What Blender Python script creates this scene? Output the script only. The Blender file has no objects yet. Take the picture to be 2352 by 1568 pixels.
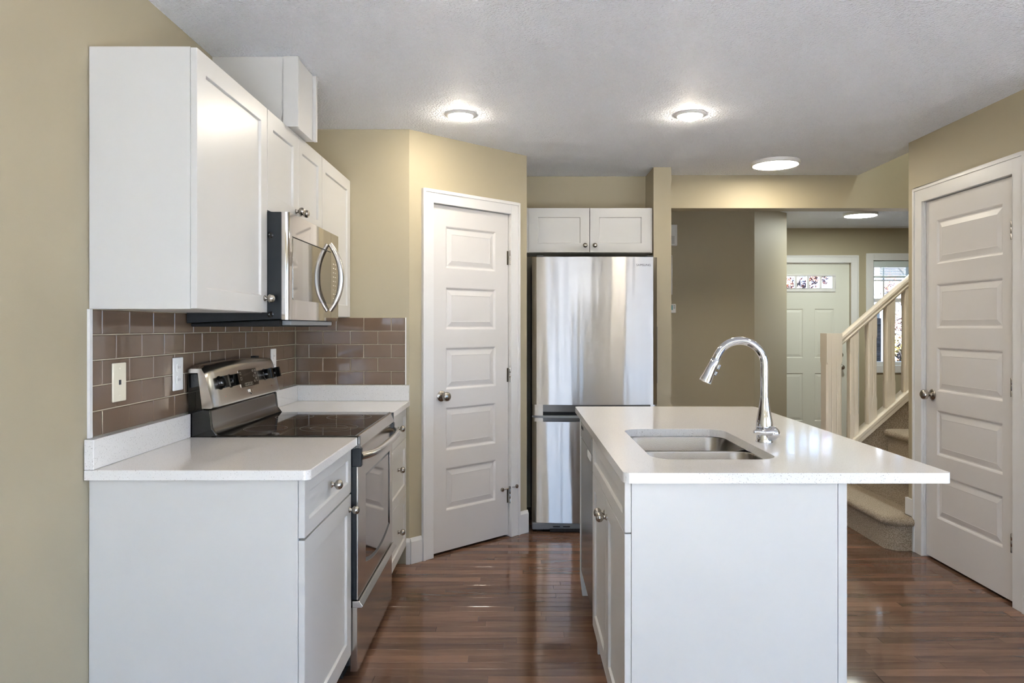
import bpy, bmesh, math, random
from mathutils import Vector, Matrix
random.seed(7)
PI = math.pi
S = bpy.context.scene
COL = S.collection

# ---------------------------------------------------------------- camera, world, exposure
CAMZ = 1.334
cam_d = bpy.data.cameras.new('camera'); cam = bpy.data.objects.new('camera', cam_d); COL.objects.link(cam)
cam.location = (0, 0, CAMZ); cam.rotation_euler = (PI/2, 0, 0)
cam_d.sensor_width = 36.0; cam_d.lens = 36.0*1661/2352
cam_d.shift_x = -11/2352; cam_d.shift_y = -34/2352
cam_d.clip_start = 0.05; cam_d.clip_end = 200
S.camera = cam
S.view_settings.view_transform = 'Standard'; S.view_settings.look = 'None'
S.view_settings.gamma = 1.0; S.view_settings.use_curve_mapping = False
S.view_settings.exposure = 1.36
S.cycles.use_denoising = True
S.cycles.max_bounces = 10; S.cycles.diffuse_bounces = 6; S.cycles.glossy_bounces = 6
S.cycles.sample_clamp_indirect = 20.0

W = bpy.data.worlds.new('world'); S.world = W; W.use_nodes = True
nt = W.node_tree
bg = nt.nodes['Background']
tc = nt.nodes.new('ShaderNodeTexCoord'); sep = nt.nodes.new('ShaderNodeSeparateXYZ')
ramp = nt.nodes.new('ShaderNodeValToRGB')
mr = nt.nodes.new('ShaderNodeMapRange'); mr.inputs[1].default_value = -1; mr.inputs[2].default_value = 1
nt.links.new(tc.outputs['Generated'], sep.inputs[0]); nt.links.new(sep.outputs['Z'], mr.inputs[0]); nt.links.new(mr.outputs[0], ramp.inputs[0])
e = ramp.color_ramp.elements          # pale sunlit ground below the horizon, hazy white band, blue zenith
e[0].position = 0.0; e[0].color = (0.40, 0.40, 0.42, 1)
e[1].position = 1.0; e[1].color = (0.30, 0.52, 1.0, 1)
k = e.new(0.485); k.color = (0.44, 0.45, 0.48, 1)
k = e.new(0.52); k.color = (0.44, 0.71, 1.10, 1)
k = e.new(0.68); k.color = (0.34, 0.62, 1.16, 1)
nt.links.new(ramp.outputs[0], bg.inputs['Color']); bg.inputs['Strength'].default_value = 2.45

sun_d = bpy.data.lights.new('sun', 'SUN'); sun_d.energy = 88.0; sun_d.angle = math.radians(0.6); sun_d.color = (0.92, 0.98, 1.08)
sun = bpy.data.objects.new('sun', sun_d); COL.objects.link(sun)
sun.rotation_euler = Vector((0.42, 0.62, -0.72)).to_track_quat('-Z', 'Y').to_euler()     # in through the rear windows, onto the added bounce carpet

LAMP_POWER = 1.36

# ---------------------------------------------------------------- helpers
ORG = {}
def zmap(z):
    if z <= 0: return z
    return z + 0.014*min(1.0, z/0.1)

def lin(r, g, b):
    f = lambda c: (c/255/12.92) if c/255 <= 0.04045 else ((c/255+0.055)/1.055)**2.4
    return (f(r), f(g), f(b), 1)

def mat(name, col, rough=0.5, metal=0.0, coat=0.0, spec=0.5, bump=None, aniso=0.0, emit=None, coat_rough=0.05):
    m = bpy.data.materials.new(name); m.use_nodes = True
    t = m.node_tree; p = t.nodes['Principled BSDF']
    p.inputs['Base Color'].default_value = col; p.inputs['Roughness'].default_value = rough
    p.inputs['Metallic'].default_value = metal; p.inputs['Coat Weight'].default_value = coat
    p.inputs['Coat Roughness'].default_value = coat_rough
    p.inputs['Specular IOR Level'].default_value = spec
    if emit:
        p.inputs['Emission Color'].default_value = emit[0]; p.inputs['Emission Strength'].default_value = emit[1]
    if aniso:
        p.inputs['Anisotropic'].default_value = aniso
        tg = t.nodes.new('ShaderNodeTangent'); tg.direction_type = 'RADIAL'; tg.axis = 'Z'
        t.links.new(tg.outputs[0], p.inputs['Tangent']); p.inputs['Anisotropic Rotation'].default_value = 0.25
    if bump:
        for (scale, detail, strength, dist, stretch) in bump:
            tc = t.nodes.new('ShaderNodeTexCoord'); mp = t.nodes.new('ShaderNodeMapping')
            mp.inputs['Scale'].default_value = stretch
            nz = t.nodes.new('ShaderNodeTexNoise'); nz.inputs['Scale'].default_value = scale; nz.inputs['Detail'].default_value = detail
            bp = t.nodes.new('ShaderNodeBump'); bp.inputs['Strength'].default_value = strength; bp.inputs['Distance'].default_value = dist
            t.links.new(tc.outputs['Object'], mp.inputs[0]); t.links.new(mp.outputs[0], nz.inputs['Vector'])
            t.links.new(nz.outputs['Fac'], bp.inputs['Height'])
            prev = p.inputs['Normal'].links
            if prev: t.links.new(prev[0].from_socket, bp.inputs['Normal'])
            t.links.new(bp.outputs[0], p.inputs['Normal'])
    return m

def speckle(m, dark, light, scale, lo, hi):
    """scatter small chips of another colour over a stone"""
    t = m.node_tree; p = t.nodes['Principled BSDF']
    tc = t.nodes.new('ShaderNodeTexCoord')
    n1 = t.nodes.new('ShaderNodeTexNoise'); n1.inputs['Scale'].default_value = scale; n1.inputs['Detail'].default_value = 1
    r1 = t.nodes.new('ShaderNodeMapRange'); r1.inputs[1].default_value = lo; r1.inputs[2].default_value = hi
    mx = t.nodes.new('ShaderNodeMix'); mx.data_type = 'RGBA'
    mx.inputs[6].default_value = light; mx.inputs[7].default_value = dark
    t.links.new(tc.outputs['Object'], n1.inputs['Vector']); t.links.new(n1.outputs['Fac'], r1.inputs[0])
    t.links.new(r1.outputs[0], mx.inputs[0]); t.links.new(mx.outputs[2], p.inputs['Base Color'])

ONE = (1, 1, 1)
M = {}
M['wall'] = mat('olive_beige_paint', lin(173, 163, 138), 0.55, bump=[(260, 2, 0.12, 0.002, ONE)])
M['ceiling'] = mat('textured_ceiling_paint', lin(243, 246, 252), 0.65, bump=[(95, 3, 1.0, 0.02, ONE), (26, 2, 0.3, 0.02, ONE)])
M['smooth_ceiling'] = M['ceiling']
M['trim'] = mat('white_trim_paint', lin(220, 219, 217), 0.32)
M['door'] = mat('white_door_paint', lin(212, 209, 206), 0.38, bump=[(300, 2, 0.05, 0.001, (1, 1, 0.25))])
M['frontdoor'] = mat('front_door_paint', lin(214, 214, 204), 0.4)
M['cab'] = mat('cream_white_lacquer', lin(203, 202, 199), 0.32, bump=[(220, 1, 0.02, 0.001, ONE)])
M['quartz'] = mat('white_quartz', lin(224, 222, 219), 0.10, spec=0.5)
speckle(M['quartz'], lin(165, 161, 156), lin(224, 222, 219), 330, 0.665, 0.715)
M['tile'] = mat('taupe_glazed_tile', lin(117, 97, 80), 0.07, spec=0.6, bump=[(9, 1, 0.10, 0.01, ONE)])
M['grout'] = mat('cream_grout', lin(196, 184, 160), 0.85)
M['steel'] = mat('brushed_stainless_steel', (0.60, 0.575, 0.54, 1), 0.24, 1.0, bump=[(40, 2, 0.02, 0.002, (1, 20, 1))])
M['steel_range'] = mat('satin_stainless_steel', (0.62, 0.58, 0.53, 1), 0.2, 1.0)
M['steel_fridge'] = mat('polished_stainless_sheet', (0.42, 0.405, 0.385, 1), 0.28, 1.0, aniso=1.0,
                        bump=[(1.0, 2, 0.42, 0.016, (8, 1, 0.45))])
M['steel_mirror'] = mat('mirror_stainless_glass', (0.56, 0.525, 0.48, 1), 0.05, 1.0)
M['steel_dark'] = mat('dark_stainless_steel', (0.30, 0.295, 0.29, 1), 0.22, 1.0)
M['sink'] = mat('satin_sink_steel', (0.30, 0.275, 0.245, 1), 0.25, 1.0, bump=[(300, 2, 0.05, 0.002, ONE)])
M['chrome'] = mat('polished_chrome', (0.60, 0.60, 0.61, 1), 0.04, 1.0)
M['nickel'] = mat('satin_nickel', (0.42, 0.39, 0.35, 1), 0.25, 1.0)
M['black'] = mat('black_enamel', lin(16, 22, 27), 0.35)
M['gloss_black'] = mat('glossy_black', lin(9, 9, 10), 0.06, spec=0.7)
M['glass_top'] = mat('black_ceramic_glass', lin(22, 18, 15), 0.04, spec=1.0)
M['oven_glass'] = mat('dark_oven_glass', (0.42, 0.40, 0.38, 1), 0.05, 1.0)
M['ring'] = mat('grey_burner_print', lin(120, 113, 106), 0.3)
M['grey_plastic'] = mat('grey_plastic', lin(120, 124, 128), 0.4)
M['dark_grey'] = mat('dark_grey_plastic', lin(58, 62, 66), 0.45)
M['handle'] = mat('dark_grey_handle_plastic', lin(84, 84, 83), 0.25)
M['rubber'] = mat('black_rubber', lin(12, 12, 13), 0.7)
M['white_plastic'] = mat('white_plastic', lin(240, 240, 238), 0.35)
M['cream_plastic'] = mat('cream_plastic', lin(234, 226, 204), 0.35)
M['display'] = mat('dark_display_glass', lin(28, 22, 18), 0.08)
M['print'] = mat('pale_print', lin(200, 190, 170), 0.5)
M['logo'] = mat('dark_logo_print', lin(52, 52, 54), 0.4)
M['red'] = mat('red_dot_print', lin(150, 50, 35), 0.5)
M['lcd'] = mat('green_grey_lcd', lin(95, 150, 140), 0.2)
M['blueglass'] = mat('dark_blue_picture_edge', lin(52, 68, 78), 0.15)
M['rail'] = mat('cream_railing_paint', lin(230, 221, 204), 0.35)
M['carpet'] = mat('beige_carpet_pile', lin(172, 152, 124), 0.95, spec=0.1, bump=[(320, 3, 1.0, 0.012, ONE)])
speckle(M['carpet'], lin(162, 145, 121), lin(214, 200, 178), 230, 0.40, 0.62)
M['bounce_carpet'] = mat('pale_bounce_carpet', lin(222, 221, 220), 0.95, spec=0.1)
M['lens'] = mat('glowing_lamp_lens', (1, 1, 1, 1), 0.5, emit=((1.0, 0.89, 0.73, 1), 62.0*LAMP_POWER))
M['lens_near'] = mat('glowing_near_lamp_lens', (1, 1, 1, 1), 0.5, emit=((1.0, 0.89, 0.73, 1), 36.0*LAMP_POWER))
M['lens_disc'] = mat('glowing_disc_lens', (1, 1, 1, 1), 0.5, emit=((1.0, 0.90, 0.72, 1), 16.0*LAMP_POWER))
M['lens_foyer'] = mat('glowing_foyer_lens', (1, 1, 1, 1), 0.5, emit=((0.95, 1.0, 0.93, 1), 40.0*LAMP_POWER))
M['lens_cool'] = mat('glowing_added_stairwell_lens', (1, 1, 1, 1), 0.5, emit=((0.86, 0.95, 1.0, 1), 110.0*LAMP_POWER))
M['blind'] = mat('white_blind_slats', lin(205, 215, 215), 0.5)
M['stone'] = mat('dark_ledge_stone', lin(72, 70, 74), 0.8, bump=[(14, 3, 0.9, 0.03, (1, 1, 2.2))])
speckle(M['stone'], lin(10, 10, 12), lin(36, 34, 36), 11, 0.42, 0.6)
M['siding'] = mat('pale_siding', lin(120, 122, 122), 0.7)
M['roof'] = mat('blue_grey_shingles', lin(26, 34, 50), 0.8)
M['bark'] = mat('pale_bark', lin(52, 45, 44), 0.9)
M['leaf_orange'] = mat('orange_leaves', lin(104, 54, 26), 0.7)
M['leaf_red'] = mat('red_brown_leaves', lin(70, 36, 28), 0.7)
M['leaf_yellow'] = mat('yellow_leaves', lin(120, 98, 26), 0.7)
M['ground'] = mat('pale_dry_ground', lin(140, 138, 134), 0.9)

def glass_mat():
    m = bpy.data.materials.new('clear_window_glass'); m.use_nodes = True
    t = m.node_tree; t.nodes.clear()
    o = t.nodes.new('ShaderNodeOutputMaterial'); tr = t.nodes.new('ShaderNodeBsdfTransparent'); gl = t.nodes.new('ShaderNodeBsdfGlossy')
    gl.inputs['Roughness'].default_value = 0.02
    lw = t.nodes.new('ShaderNodeLayerWeight'); lw.inputs[0].default_value = 0.5
    pw = t.nodes.new('ShaderNodeMath'); pw.operation = 'POWER'; pw.inputs[1].default_value = 5
    fr = t.nodes.new('ShaderNodeMath'); fr.operation = 'MULTIPLY_ADD'; fr.inputs[1].default_value = 0.93; fr.inputs[2].default_value = 0.045
    t.links.new(lw.outputs['Facing'], pw.inputs[0]); t.links.new(pw.outputs[0], fr.inputs[0])
    mx = t.nodes.new('ShaderNodeMixShader')
    t.links.new(fr.outputs[0], mx.inputs[0]); t.links.new(tr.outputs[0], mx.inputs[1]); t.links.new(gl.outputs[0], mx.inputs[2])
    t.links.new(mx.outputs[0], o.inputs[0])
    return m
M['glass'] = glass_mat()

def wood_mat():
    m = mat('dark_stained_maple_strip', lin(110, 72, 48), 0.09, spec=0.55)
    t = m.node_tree; p = t.nodes['Principled BSDF']
    at = t.nodes.new('ShaderNodeAttribute'); at.attribute_name = 'tone'
    tc = t.nodes.new('ShaderNodeTexCoord'); mp = t.nodes.new('ShaderNodeMapping'); mp.inputs['Scale'].default_value = (1.2, 9, 1)
    ad = t.nodes.new('ShaderNodeVectorMath'); ad.operation = 'ADD'
    sc = t.nodes.new('ShaderNodeVectorMath'); sc.operation = 'SCALE'; sc.inputs['Scale'].default_value = 37.0
    t.links.new(at.outputs['Vector'], sc.inputs[0]); t.links.new(sc.outputs[0], ad.inputs[1])
    t.links.new(tc.outputs['Object'], ad.inputs[0]); t.links.new(ad.outputs[0], mp.inputs[0])
    nz = t.nodes.new('ShaderNodeTexNoise'); nz.inputs['Scale'].default_value = 2.2; nz.inputs['Detail'].default_value = 5; nz.inputs['Distortion'].default_value = 0.8
    t.links.new(mp.outputs[0], nz.inputs['Vector'])
    ma = t.nodes.new('ShaderNodeMath'); ma.operation = 'MULTIPLY_ADD'; ma.inputs[1].default_value = 0.9; 
    sx = t.nodes.new('ShaderNodeSeparateXYZ'); t.links.new(at.outputs['Vector'], sx.inputs[0])
    m2 = t.nodes.new('ShaderNodeMath'); m2.operation = 'MULTIPLY_ADD'; m2.inputs[1].default_value = 0.55; m2.inputs[2].default_value = -0.22
    t.links.new(sx.outputs['X'], m2.inputs[0])
    t.links.new(nz.outputs['Fac'], ma.inputs[0]); t.links.new(m2.outputs[0], ma.inputs[2])
    rp = t.nodes.new('ShaderNodeValToRGB'); r = rp.color_ramp.elements
    r[0].position = 0.15; r[0].color = lin(92, 68, 54); r[1].position = 0.85; r[1].color = lin(138, 104, 83)
    t.links.new(ma.outputs[0], rp.inputs[0]); t.links.new(rp.outputs[0], p.inputs['Base Color'])
    n2 = t.nodes.new('ShaderNodeTexNoise'); n2.inputs['Scale'].default_value = 7; n2.inputs['Detail'].default_value = 1
    t.links.new(tc.outputs['Object'], n2.inputs['Vector'])
    bp = t.nodes.new('ShaderNodeBump'); bp.inputs['Strength'].default_value = 0.05; bp.inputs['Distance'].default_value = 0.01
    t.links.new(n2.outputs['Fac'], bp.inputs['Height']); t.links.new(bp.outputs[0], p.inputs['Normal'])
    return m
M['wood'] = wood_mat()
M['gap'] = mat('dark_floor_gap', lin(26, 16, 11), 0.7)

def BM(): return bmesh.new()

def box(bm, x0, x1, y0, y1, z0, z1):
    v = [bm.verts.new((x, y, z)) for z in (z0, z1) for y in (y0, y1) for x in (x0, x1)]
    for f in ((0, 2, 3, 1), (4, 5, 7, 6), (0, 1, 5, 4), (2, 6, 7, 3), (0, 4, 6, 2), (1, 3, 7, 5)):
        bm.faces.new([v[i] for i in f])
    return v

def hexa(bm, a, b):
    """two quads (4 pts each, same winding) joined into a solid"""
    va = [bm.verts.new(p) for p in a]; vb = [bm.verts.new(p) for p in b]
    n = len(va)
    bm.faces.new(va[::-1]); bm.faces.new(vb)
    for i in range(n):
        bm.faces.new((va[i], va[(i+1) % n], vb[(i+1) % n], vb[i]))

def prism(bm, pts, h0, h1, ax='z'):
    f = {'z': lambda p, h: (p[0], p[1], h), 'y': lambda p, h: (p[0], h, p[1]), 'x': lambda p, h: (h, p[0], p[1])}[ax]
    hexa(bm, [f(p, h0) for p in pts], [f(p, h1) for p in pts])

def loft(bm, secs, closed=True, caps=True):
    rows = [[bm.verts.new(p) for p in s] for s in secs]
    n = len(rows[0])
    for a, b in zip(rows, rows[1:]):
        for i in range(n if closed else n-1):
            bm.faces.new((a[i], a[(i+1) % n], b[(i+1) % n], b[i]))
    if caps and closed:
        bm.faces.new(rows[0][::-1]); bm.faces.new(rows[-1])
    return rows

def basis(ax):
    ax = Vector(ax).normalized()
    u = ax.orthogonal().normalized() if abs(ax.z) > 0.9 else Vector((0, 0, 1)).cross(ax).normalized()
    return u, ax.cross(u), ax

def lathe(bm, prof, o, ax=(0, 0, 1), n=24):
    u, v, w = basis(ax); o = Vector(o)
    rows = []
    for r, h in prof:
        if r < 1e-6: rows.append([bm.verts.new(o+w*h)])
        else: rows.append([bm.verts.new(o+w*h+(u*math.cos(2*PI*i/n)+v*math.sin(2*PI*i/n))*r) for i in range(n)])
    for a, b in zip(rows, rows[1:]):
        for i in range(n):
            j = (i+1) % n
            q = [a[0]] if len(a) == 1 else [a[i], a[j]]
            q += [b[0]] if len(b) == 1 else [b[j], b[i]]
            if len(q) > 2: bm.faces.new(q)
    for r in (rows[0], rows[-1]):
        if len(r) > 2: bm.faces.new(r)

def tube(bm, pts, rad, n=12, caps=True):
    pts = [Vector(p) for p in pts]; k = len(pts)
    rad = rad if isinstance(rad, (list, tuple)) else [rad]*k
    t0 = (pts[1]-pts[0]).normalized(); u = basis(t0)[0]
    secs = []
    for i, p in enumerate(pts):
        t = (pts[min(i+1, k-1)]-pts[max(i-1, 0)]).normalized()
        u = (u-t*u.dot(t)).normalized(); v = t.cross(u)
        secs.append([p+(u*math.cos(2*PI*j/n)+v*math.sin(2*PI*j/n))*rad[i] for j in range(n)])
    loft(bm, secs, True, caps)

def rrect(x0, x1, y0, y1, r, n=6, corners=(1, 1, 1, 1)):
    out = []
    for k, (cx, cy, a0) in enumerate(((x0, y0, PI), (x1, y0, 1.5*PI), (x1, y1, 0), (x0, y1, 0.5*PI))):
        q = r*corners[k]
        sx = 1 if k in (0, 3) else -1; sy = 1 if k in (0, 1) else -1
        if q <= 0: out.append((cx, cy)); continue
        for i in range(n+1):
            a = a0+i/n*PI/2
            out.append((cx+sx*q+q*math.cos(a), cy+sy*q+q*math.sin(a)))
    return out

def smooth(bm, ang=32):
    bm.normal_update()
    for f in bm.faces: f.smooth = True
    for e in bm.edges:
        e.smooth = len(e.link_faces) == 2 and e.calc_face_angle(0) < math.radians(ang)

def obj(name, bm, m, parent=None, bevel=0.0, sm=0, seg=2, fix=True):
    bmesh.ops.remove_doubles(bm, verts=bm.verts, dist=1e-6)
    if fix: bmesh.ops.recalc_face_normals(bm, faces=bm.faces)
    if sm: smooth(bm, sm)
    for v in bm.verts: v.co.z = zmap(v.co.z)
    xs = [v.co.x for v in bm.verts]; ys = [v.co.y for v in bm.verts]; zs = [v.co.z for v in bm.verts]
    o = Vector(((min(xs)+max(xs))/2, (min(ys)+max(ys))/2, min(zs)))
    for v in bm.verts: v.co -= o
    me = bpy.data.meshes.new(name); bm.to_mesh(me); bm.free()
    for k in (m if isinstance(m, (list, tuple)) else [m]): me.materials.append(k)
    ob = bpy.data.objects.new(name, me); COL.objects.link(ob)
    ORG[ob] = o
    ob.location = o - (ORG[parent] if parent else Vector((0, 0, 0)))
    if parent: ob.parent = parent
    if bevel:
        md = ob.modifiers.new('bevel', 'BEVEL'); md.width = bevel; md.segments = seg; md.limit_method = 'ANGLE'; md.angle_limit = math.radians(40)
        md.harden_normals = False
    return ob

def tag(o, label, cat, group=None):
    o['label'] = label; o['category'] = cat
    if group: o['group'] = group
    return o

def thing(name, label, cat, loc, group=None):
    o = bpy.data.objects.new(name, None); COL.objects.link(o); o.empty_display_size = 0.1
    loc = Vector((loc[0], loc[1], zmap(loc[2]))); ORG[o] = loc; o.location = loc
    return tag(o, label, cat, group)

def struct(name, bm, m, parent=None, bevel=0.0, sm=0, fix=True):
    o = obj(name, bm, m, parent, bevel, sm, fix=fix)
    if not parent: o['kind'] = 'structure'
    return o

def xf(bm, mtx):
    bmesh.ops.transform(bm, matrix=mtx, verts=bm.verts)

def place(x, y, z, deg):
    return Matrix.Translation((x, y, z)) @ Matrix.Rotation(math.radians(deg), 4, 'Z')

SHAKER = [(0.0, 0.0), (0.003, 0.009)]
RAISED = [(0.0, 0.0), (0.006, 0.003), (0.012, 0.009), (0.018, 0.009), (0.046, 0.002), (0.048, 0.003)]

def slab(w, h, t, panels, rings, holes=()):
    """board 0..w x 0..h, front at y=0 facing -y, thickness t; panels are (x0,x1,z0,z1) sunk by the ring profile; holes go right through"""
    bm = BM()
    allp = list(panels)+list(holes)
    xs = sorted({0, w, *[p[0] for p in allp], *[p[1] for p in allp]})
    zs = sorted({0, h, *[p[2] for p in allp], *[p[3] for p in allp]})
    inside = lambda a, b, L: next((p for p in L if p[0]-1e-9 <= a < p[1]-1e-9 and p[2]-1e-9 <= b < p[3]-1e-9), None)
    for i in range(len(xs)-1):
        for j in range(len(zs)-1):
            x0, x1, z0, z1 = xs[i], xs[i+1], zs[j], zs[j+1]
            if inside(x0, z0, holes): continue
            if not inside(x0, z0, panels):
                bm.faces.new([bm.verts.new(p) for p in ((x0, 0, z0), (x1, 0, z0), (x1, 0, z1), (x0, 0, z1))])
            bm.faces.new([bm.verts.new(p) for p in ((x1, t, z0), (x0, t, z0), (x0, t, z1), (x1, t, z1))])
    for (x0, x1, z0, z1) in panels:
        prev = None
        for (ins, d) in rings:
            q = [bm.verts.new(p) for p in ((x0+ins, d, z0+ins), (x1-ins, d, z0+ins), (x1-ins, d, z1-ins), (x0+ins, d, z1-ins))]
            if prev:
                for k in range(4): bm.faces.new((prev[k], prev[(k+1) % 4], q[(k+1) % 4], q[k]))
            prev = q
        bm.faces.new(prev)
    for (x0, x1, z0, z1) in holes:
        c = ((x0, z0), (x1, z0), (x1, z1), (x0, z1))
        for k in range(4):
            if k == 0 and z0 <= 1e-6: continue
            a, b = c[k], c[(k+1) % 4]
            bm.faces.new([bm.verts.new(p) for p in ((b[0], 0, b[1]), (a[0], 0, a[1]), (a[0], t, a[1]), (b[0], t, b[1]))])
    c = ((0, 0), (w, 0), (w, h), (0, h))
    # rim, split on the grid so it welds to the front and back
    def rim(a, b, cuts, axis):
        for s in range(len(cuts)-1):
            p, q = cuts[s], cuts[s+1]
            P = (p, a) if axis == 'x' else (a, p); Q = (q, a) if axis == 'x' else (a, q)
            bm.faces.new([bm.verts.new(k) for k in ((P[0], 0, P[1]), (P[0], t, P[1]), (Q[0], t, Q[1]), (Q[0], 0, Q[1]))])
    floor_cuts = [p for p in holes if p[2] <= 1e-6]
    for a, b in zip(xs, xs[1:]):
        if not inside(a, 0, floor_cuts): rim(0, None, [a, b], 'x')
    rim(h, None, xs, 'x'); rim(0, None, zs, 'z'); rim(w, None, zs, 'z')
    bmesh.ops.remove_doubles(bm, verts=bm.verts, dist=1e-6)
    return bm

def shaker(w, h, t=0.019, fr=0.060):
    return slab(w, h, t, [(fr, w-fr, fr, h-fr)], SHAKER)

KNOB = [(0.0105, 0.0), (0.0105, 0.003), (0.0065, 0.006), (0.0060, 0.011), (0.0100, 0.014), (0.0150, 0.0185), (0.0168, 0.024), (0.0160, 0.030), (0.0125, 0.0355), (0.0070, 0.0385), (0, 0.0395)]
def knob(parent, o, ax):
    bm = BM(); lathe(bm, KNOB, o, ax, 20)
    return obj('knob', bm, M['nickel'], parent, sm=50)

# ---------------------------------------------------------------- the shell
CE = 2.430            # ceiling
XL, XR = -1.2535, 2.37
# floor: individual maple strips in one mesh
def floor():
    bm = BM(); lay = bm.loops.layers.color.new('tone')
    rng = random.Random(3)
    pw = 0.0572; y = -3.30
    def quad(pts, mi, tone):
        f = bm.faces.new([bm.verts.new(p) for p in pts]); f.material_index = mi
        for l in f.loops: l[lay] = tone
    quad([(-1.5, -3.4, -0.003), (5.6, -3.4, -0.003), (5.6, 8.4, -0.003), (-1.5, 8.4, -0.003)], 1, (0, 0, 0, 1))
    while y < 8.3:
        x = -1.4 - rng.random()*0.9
        while x < 5.5:
            L = rng.choice((0.32, 0.45, 0.6, 0.75, 0.9, 1.1))*(0.85+0.3*rng.random())
            tone = (rng.random(), rng.random(), rng.random(), 1)
            g = 0.0003; b = 0.0009; d = 0.0004
            x0, x1, y0, y1 = max(x, -1.5)+g, min(x+L, 5.6)-g, y+g, y+pw-g
            if x1-x0 > 0.02:
                ty = rng.uniform(-1, 1)*0.00009; tx = rng.uniform(-1, 1)*0.0002
                zz = lambda sx, sy: -0.0004+ty*sy+tx*sx
                T = [(x0+b, y0+b, zz(-1, -1)), (x1-b, y0+b, zz(1, -1)), (x1-b, y1-b, zz(1, 1)), (x0+b, y1-b, zz(-1, 1))]
                E = [(x0, y0, -d-0.0006), (x1, y0, -d-0.0006), (x1, y1, -d-0.0006), (x0, y1, -d-0.0006)]
                quad(T, 0, tone)
                for k in range(4):
                    quad([E[k], E[(k+1) % 4], T[(k+1) % 4], T[k]], 0, tone)
            x += L
        y += pw
    struct('floor', bm, [M['wood'], M['gap']], fix=False)
floor()

bm = BM(); box(bm, XL+0.016, 5.48, -3.18, -0.55, 0.0005, 0.012); struct('floor_bounce', bm, M['bounce_carpet'])  # added pale sheet out of view, bounces sunlight up to the ceiling

def wallbox(name, *b):
    bm = BM()
    for q in b: box(bm, *q)
    return struct(name, bm, M['wall'])

bm = BM()
SX = 2.50             # edge of the stair opening in the ceiling
box(bm, -1.6, SX, -3.45, 5.45, CE, CE+0.25); box(bm, SX, 5.6, -3.45, 4.265, CE, CE+0.25)
struct('ceiling', bm, M['ceiling'])
bm = BM(); box(bm, -1.6, 5.6, 5.452, 8.35, CE, CE+0.25)
struct('ceiling_foyer', bm, M['ceiling'])
wallbox('wall_left', (-1.45, XL, -3.4, 5.46, 0, CE))
wallbox('wall_back', (XL, -0.605, 4.07, 4.2, 0, CE))
# diagonal pantry wall with its doorway
A = Vector((-0.605, 4.07)); B = Vector((0.065, 4.703)); DL = (B-A).length
PANG = math.degrees(math.atan2(B.y-A.y, B.x-A.x))
PM = place(A.x, A.y, 0, PANG)
D0, D1, DH = 0.163, 0.766, 2.035
bm = slab(DL, CE, 0.11, [], SHAKER, holes=[(D0-0.012, D1+0.012, -0.0, DH+0.006)]); xf(bm, PM)
struct('wall_pantry', bm, M['wall'])
wallbox('wall_alcove_side', (-0.055, 0.065, 4.705, 5.345, 0, CE))
wallbox('wall_alcove_back', (-1.1, 1.076, 5.345, 5.455, 0, CE))
wallbox('wall_alcove_end', (0.952, 1.076, 5.035, 5.344, 0, CE))
# header beam, running on up past the stair opening
bm = BM(); box(bm, 1.077, SX, 5.30, 5.445, 2.188, CE); box(bm, SX, 5.6, 5.30, 5.445, 2.188, 5.0)
struct('wall_header', bm, M['wall'])
bm = BM(); prism(bm, [(-1.1, 6.60), (2.169, 6.60), (2.639, 7.07), (2.639, 8.159), (2.52, 8.159), (2.52, 7.12), (2.12, 6.72), (-1.1, 6.72)], 0, CE); struct('wall_hall', bm, M['wall'])
wallbox('wall_hall_end', (-1.2, -1.1, 5.46, 6.72, 0, CE))
# right closet wall with its doorway (faces -x)
CY0, CY1, CH = 3.440, 4.206, 2.046
bm = slab(4.374-2.9, CE, 0.11, [], SHAKER, holes=[(4.374-CY1-0.012, 4.374-CY0+0.012, 0, CH+0.006)])
xf(bm, place(XR, 4.374, 0, -90)); struct('wall_right', bm, M['wall'])
wallbox('wall_stair_side', (XR+0.11, 5.6, 4.265, 4.374, 0, 5.0))
wallbox('wall_living', (XR+0.11, 5.5, 2.9, 3.01, 0, CE))
EW = (-2.5, 1.5, 0.55, 2.15)         # wide living-room window in the east wall
bm = slab(8.3+3.4, 5.0, 0.12, [], SHAKER, holes=[(8.3-EW[1], 8.3-EW[0], EW[2], EW[3])])
xf(bm, place(5.5, 8.3, 0, -90)); struct('wall_east', bm, M['wall'])
bm = BM(); box(bm, SX-0.1, 5.6, 4.265, 5.45, 5.0, 5.1); struct('ceiling_stairwell', bm, M['ceiling'])
wallbox('wall_stair_upper', (SX-0.11, SX, 4.265, 5.30, CE+0.25, 5.0))
# entry wall with door and window openings, facing -y
EY = 8.16
FX0, FX1, FZ = 2.850, 3.772, 2.042
WX0, WX1, WZ0, WZ1 = 4.018, 4.86, 0.883, 2.067
bm = slab(5.6+1.2, CE, 0.16, [], SHAKER, holes=[(FX0+1.2, FX1+1.2, 0, FZ), (WX0+1.2, WX1+1.2, WZ0, WZ1)])
xf(bm, place(-1.2, EY, 0, 0)); struct('wall_entry', bm, M['wall'])
# rear wall behind the camera: patio door and two windows
RY = -3.2
RW = [(-1.00, 0.72, 0.03, 2.10), (2.95, 4.75, 0.60, 2.15)]
bm = slab(5.6+1.5, CE, 0.16, [], SHAKER, holes=[(-(x1)+5.6, -(x0)+5.6, z0, z1) for x0, x1, z0, z1 in RW])
xf(bm, place(5.6, RY, 0, 180)); struct('wall_rear', bm, M['wall'])

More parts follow.
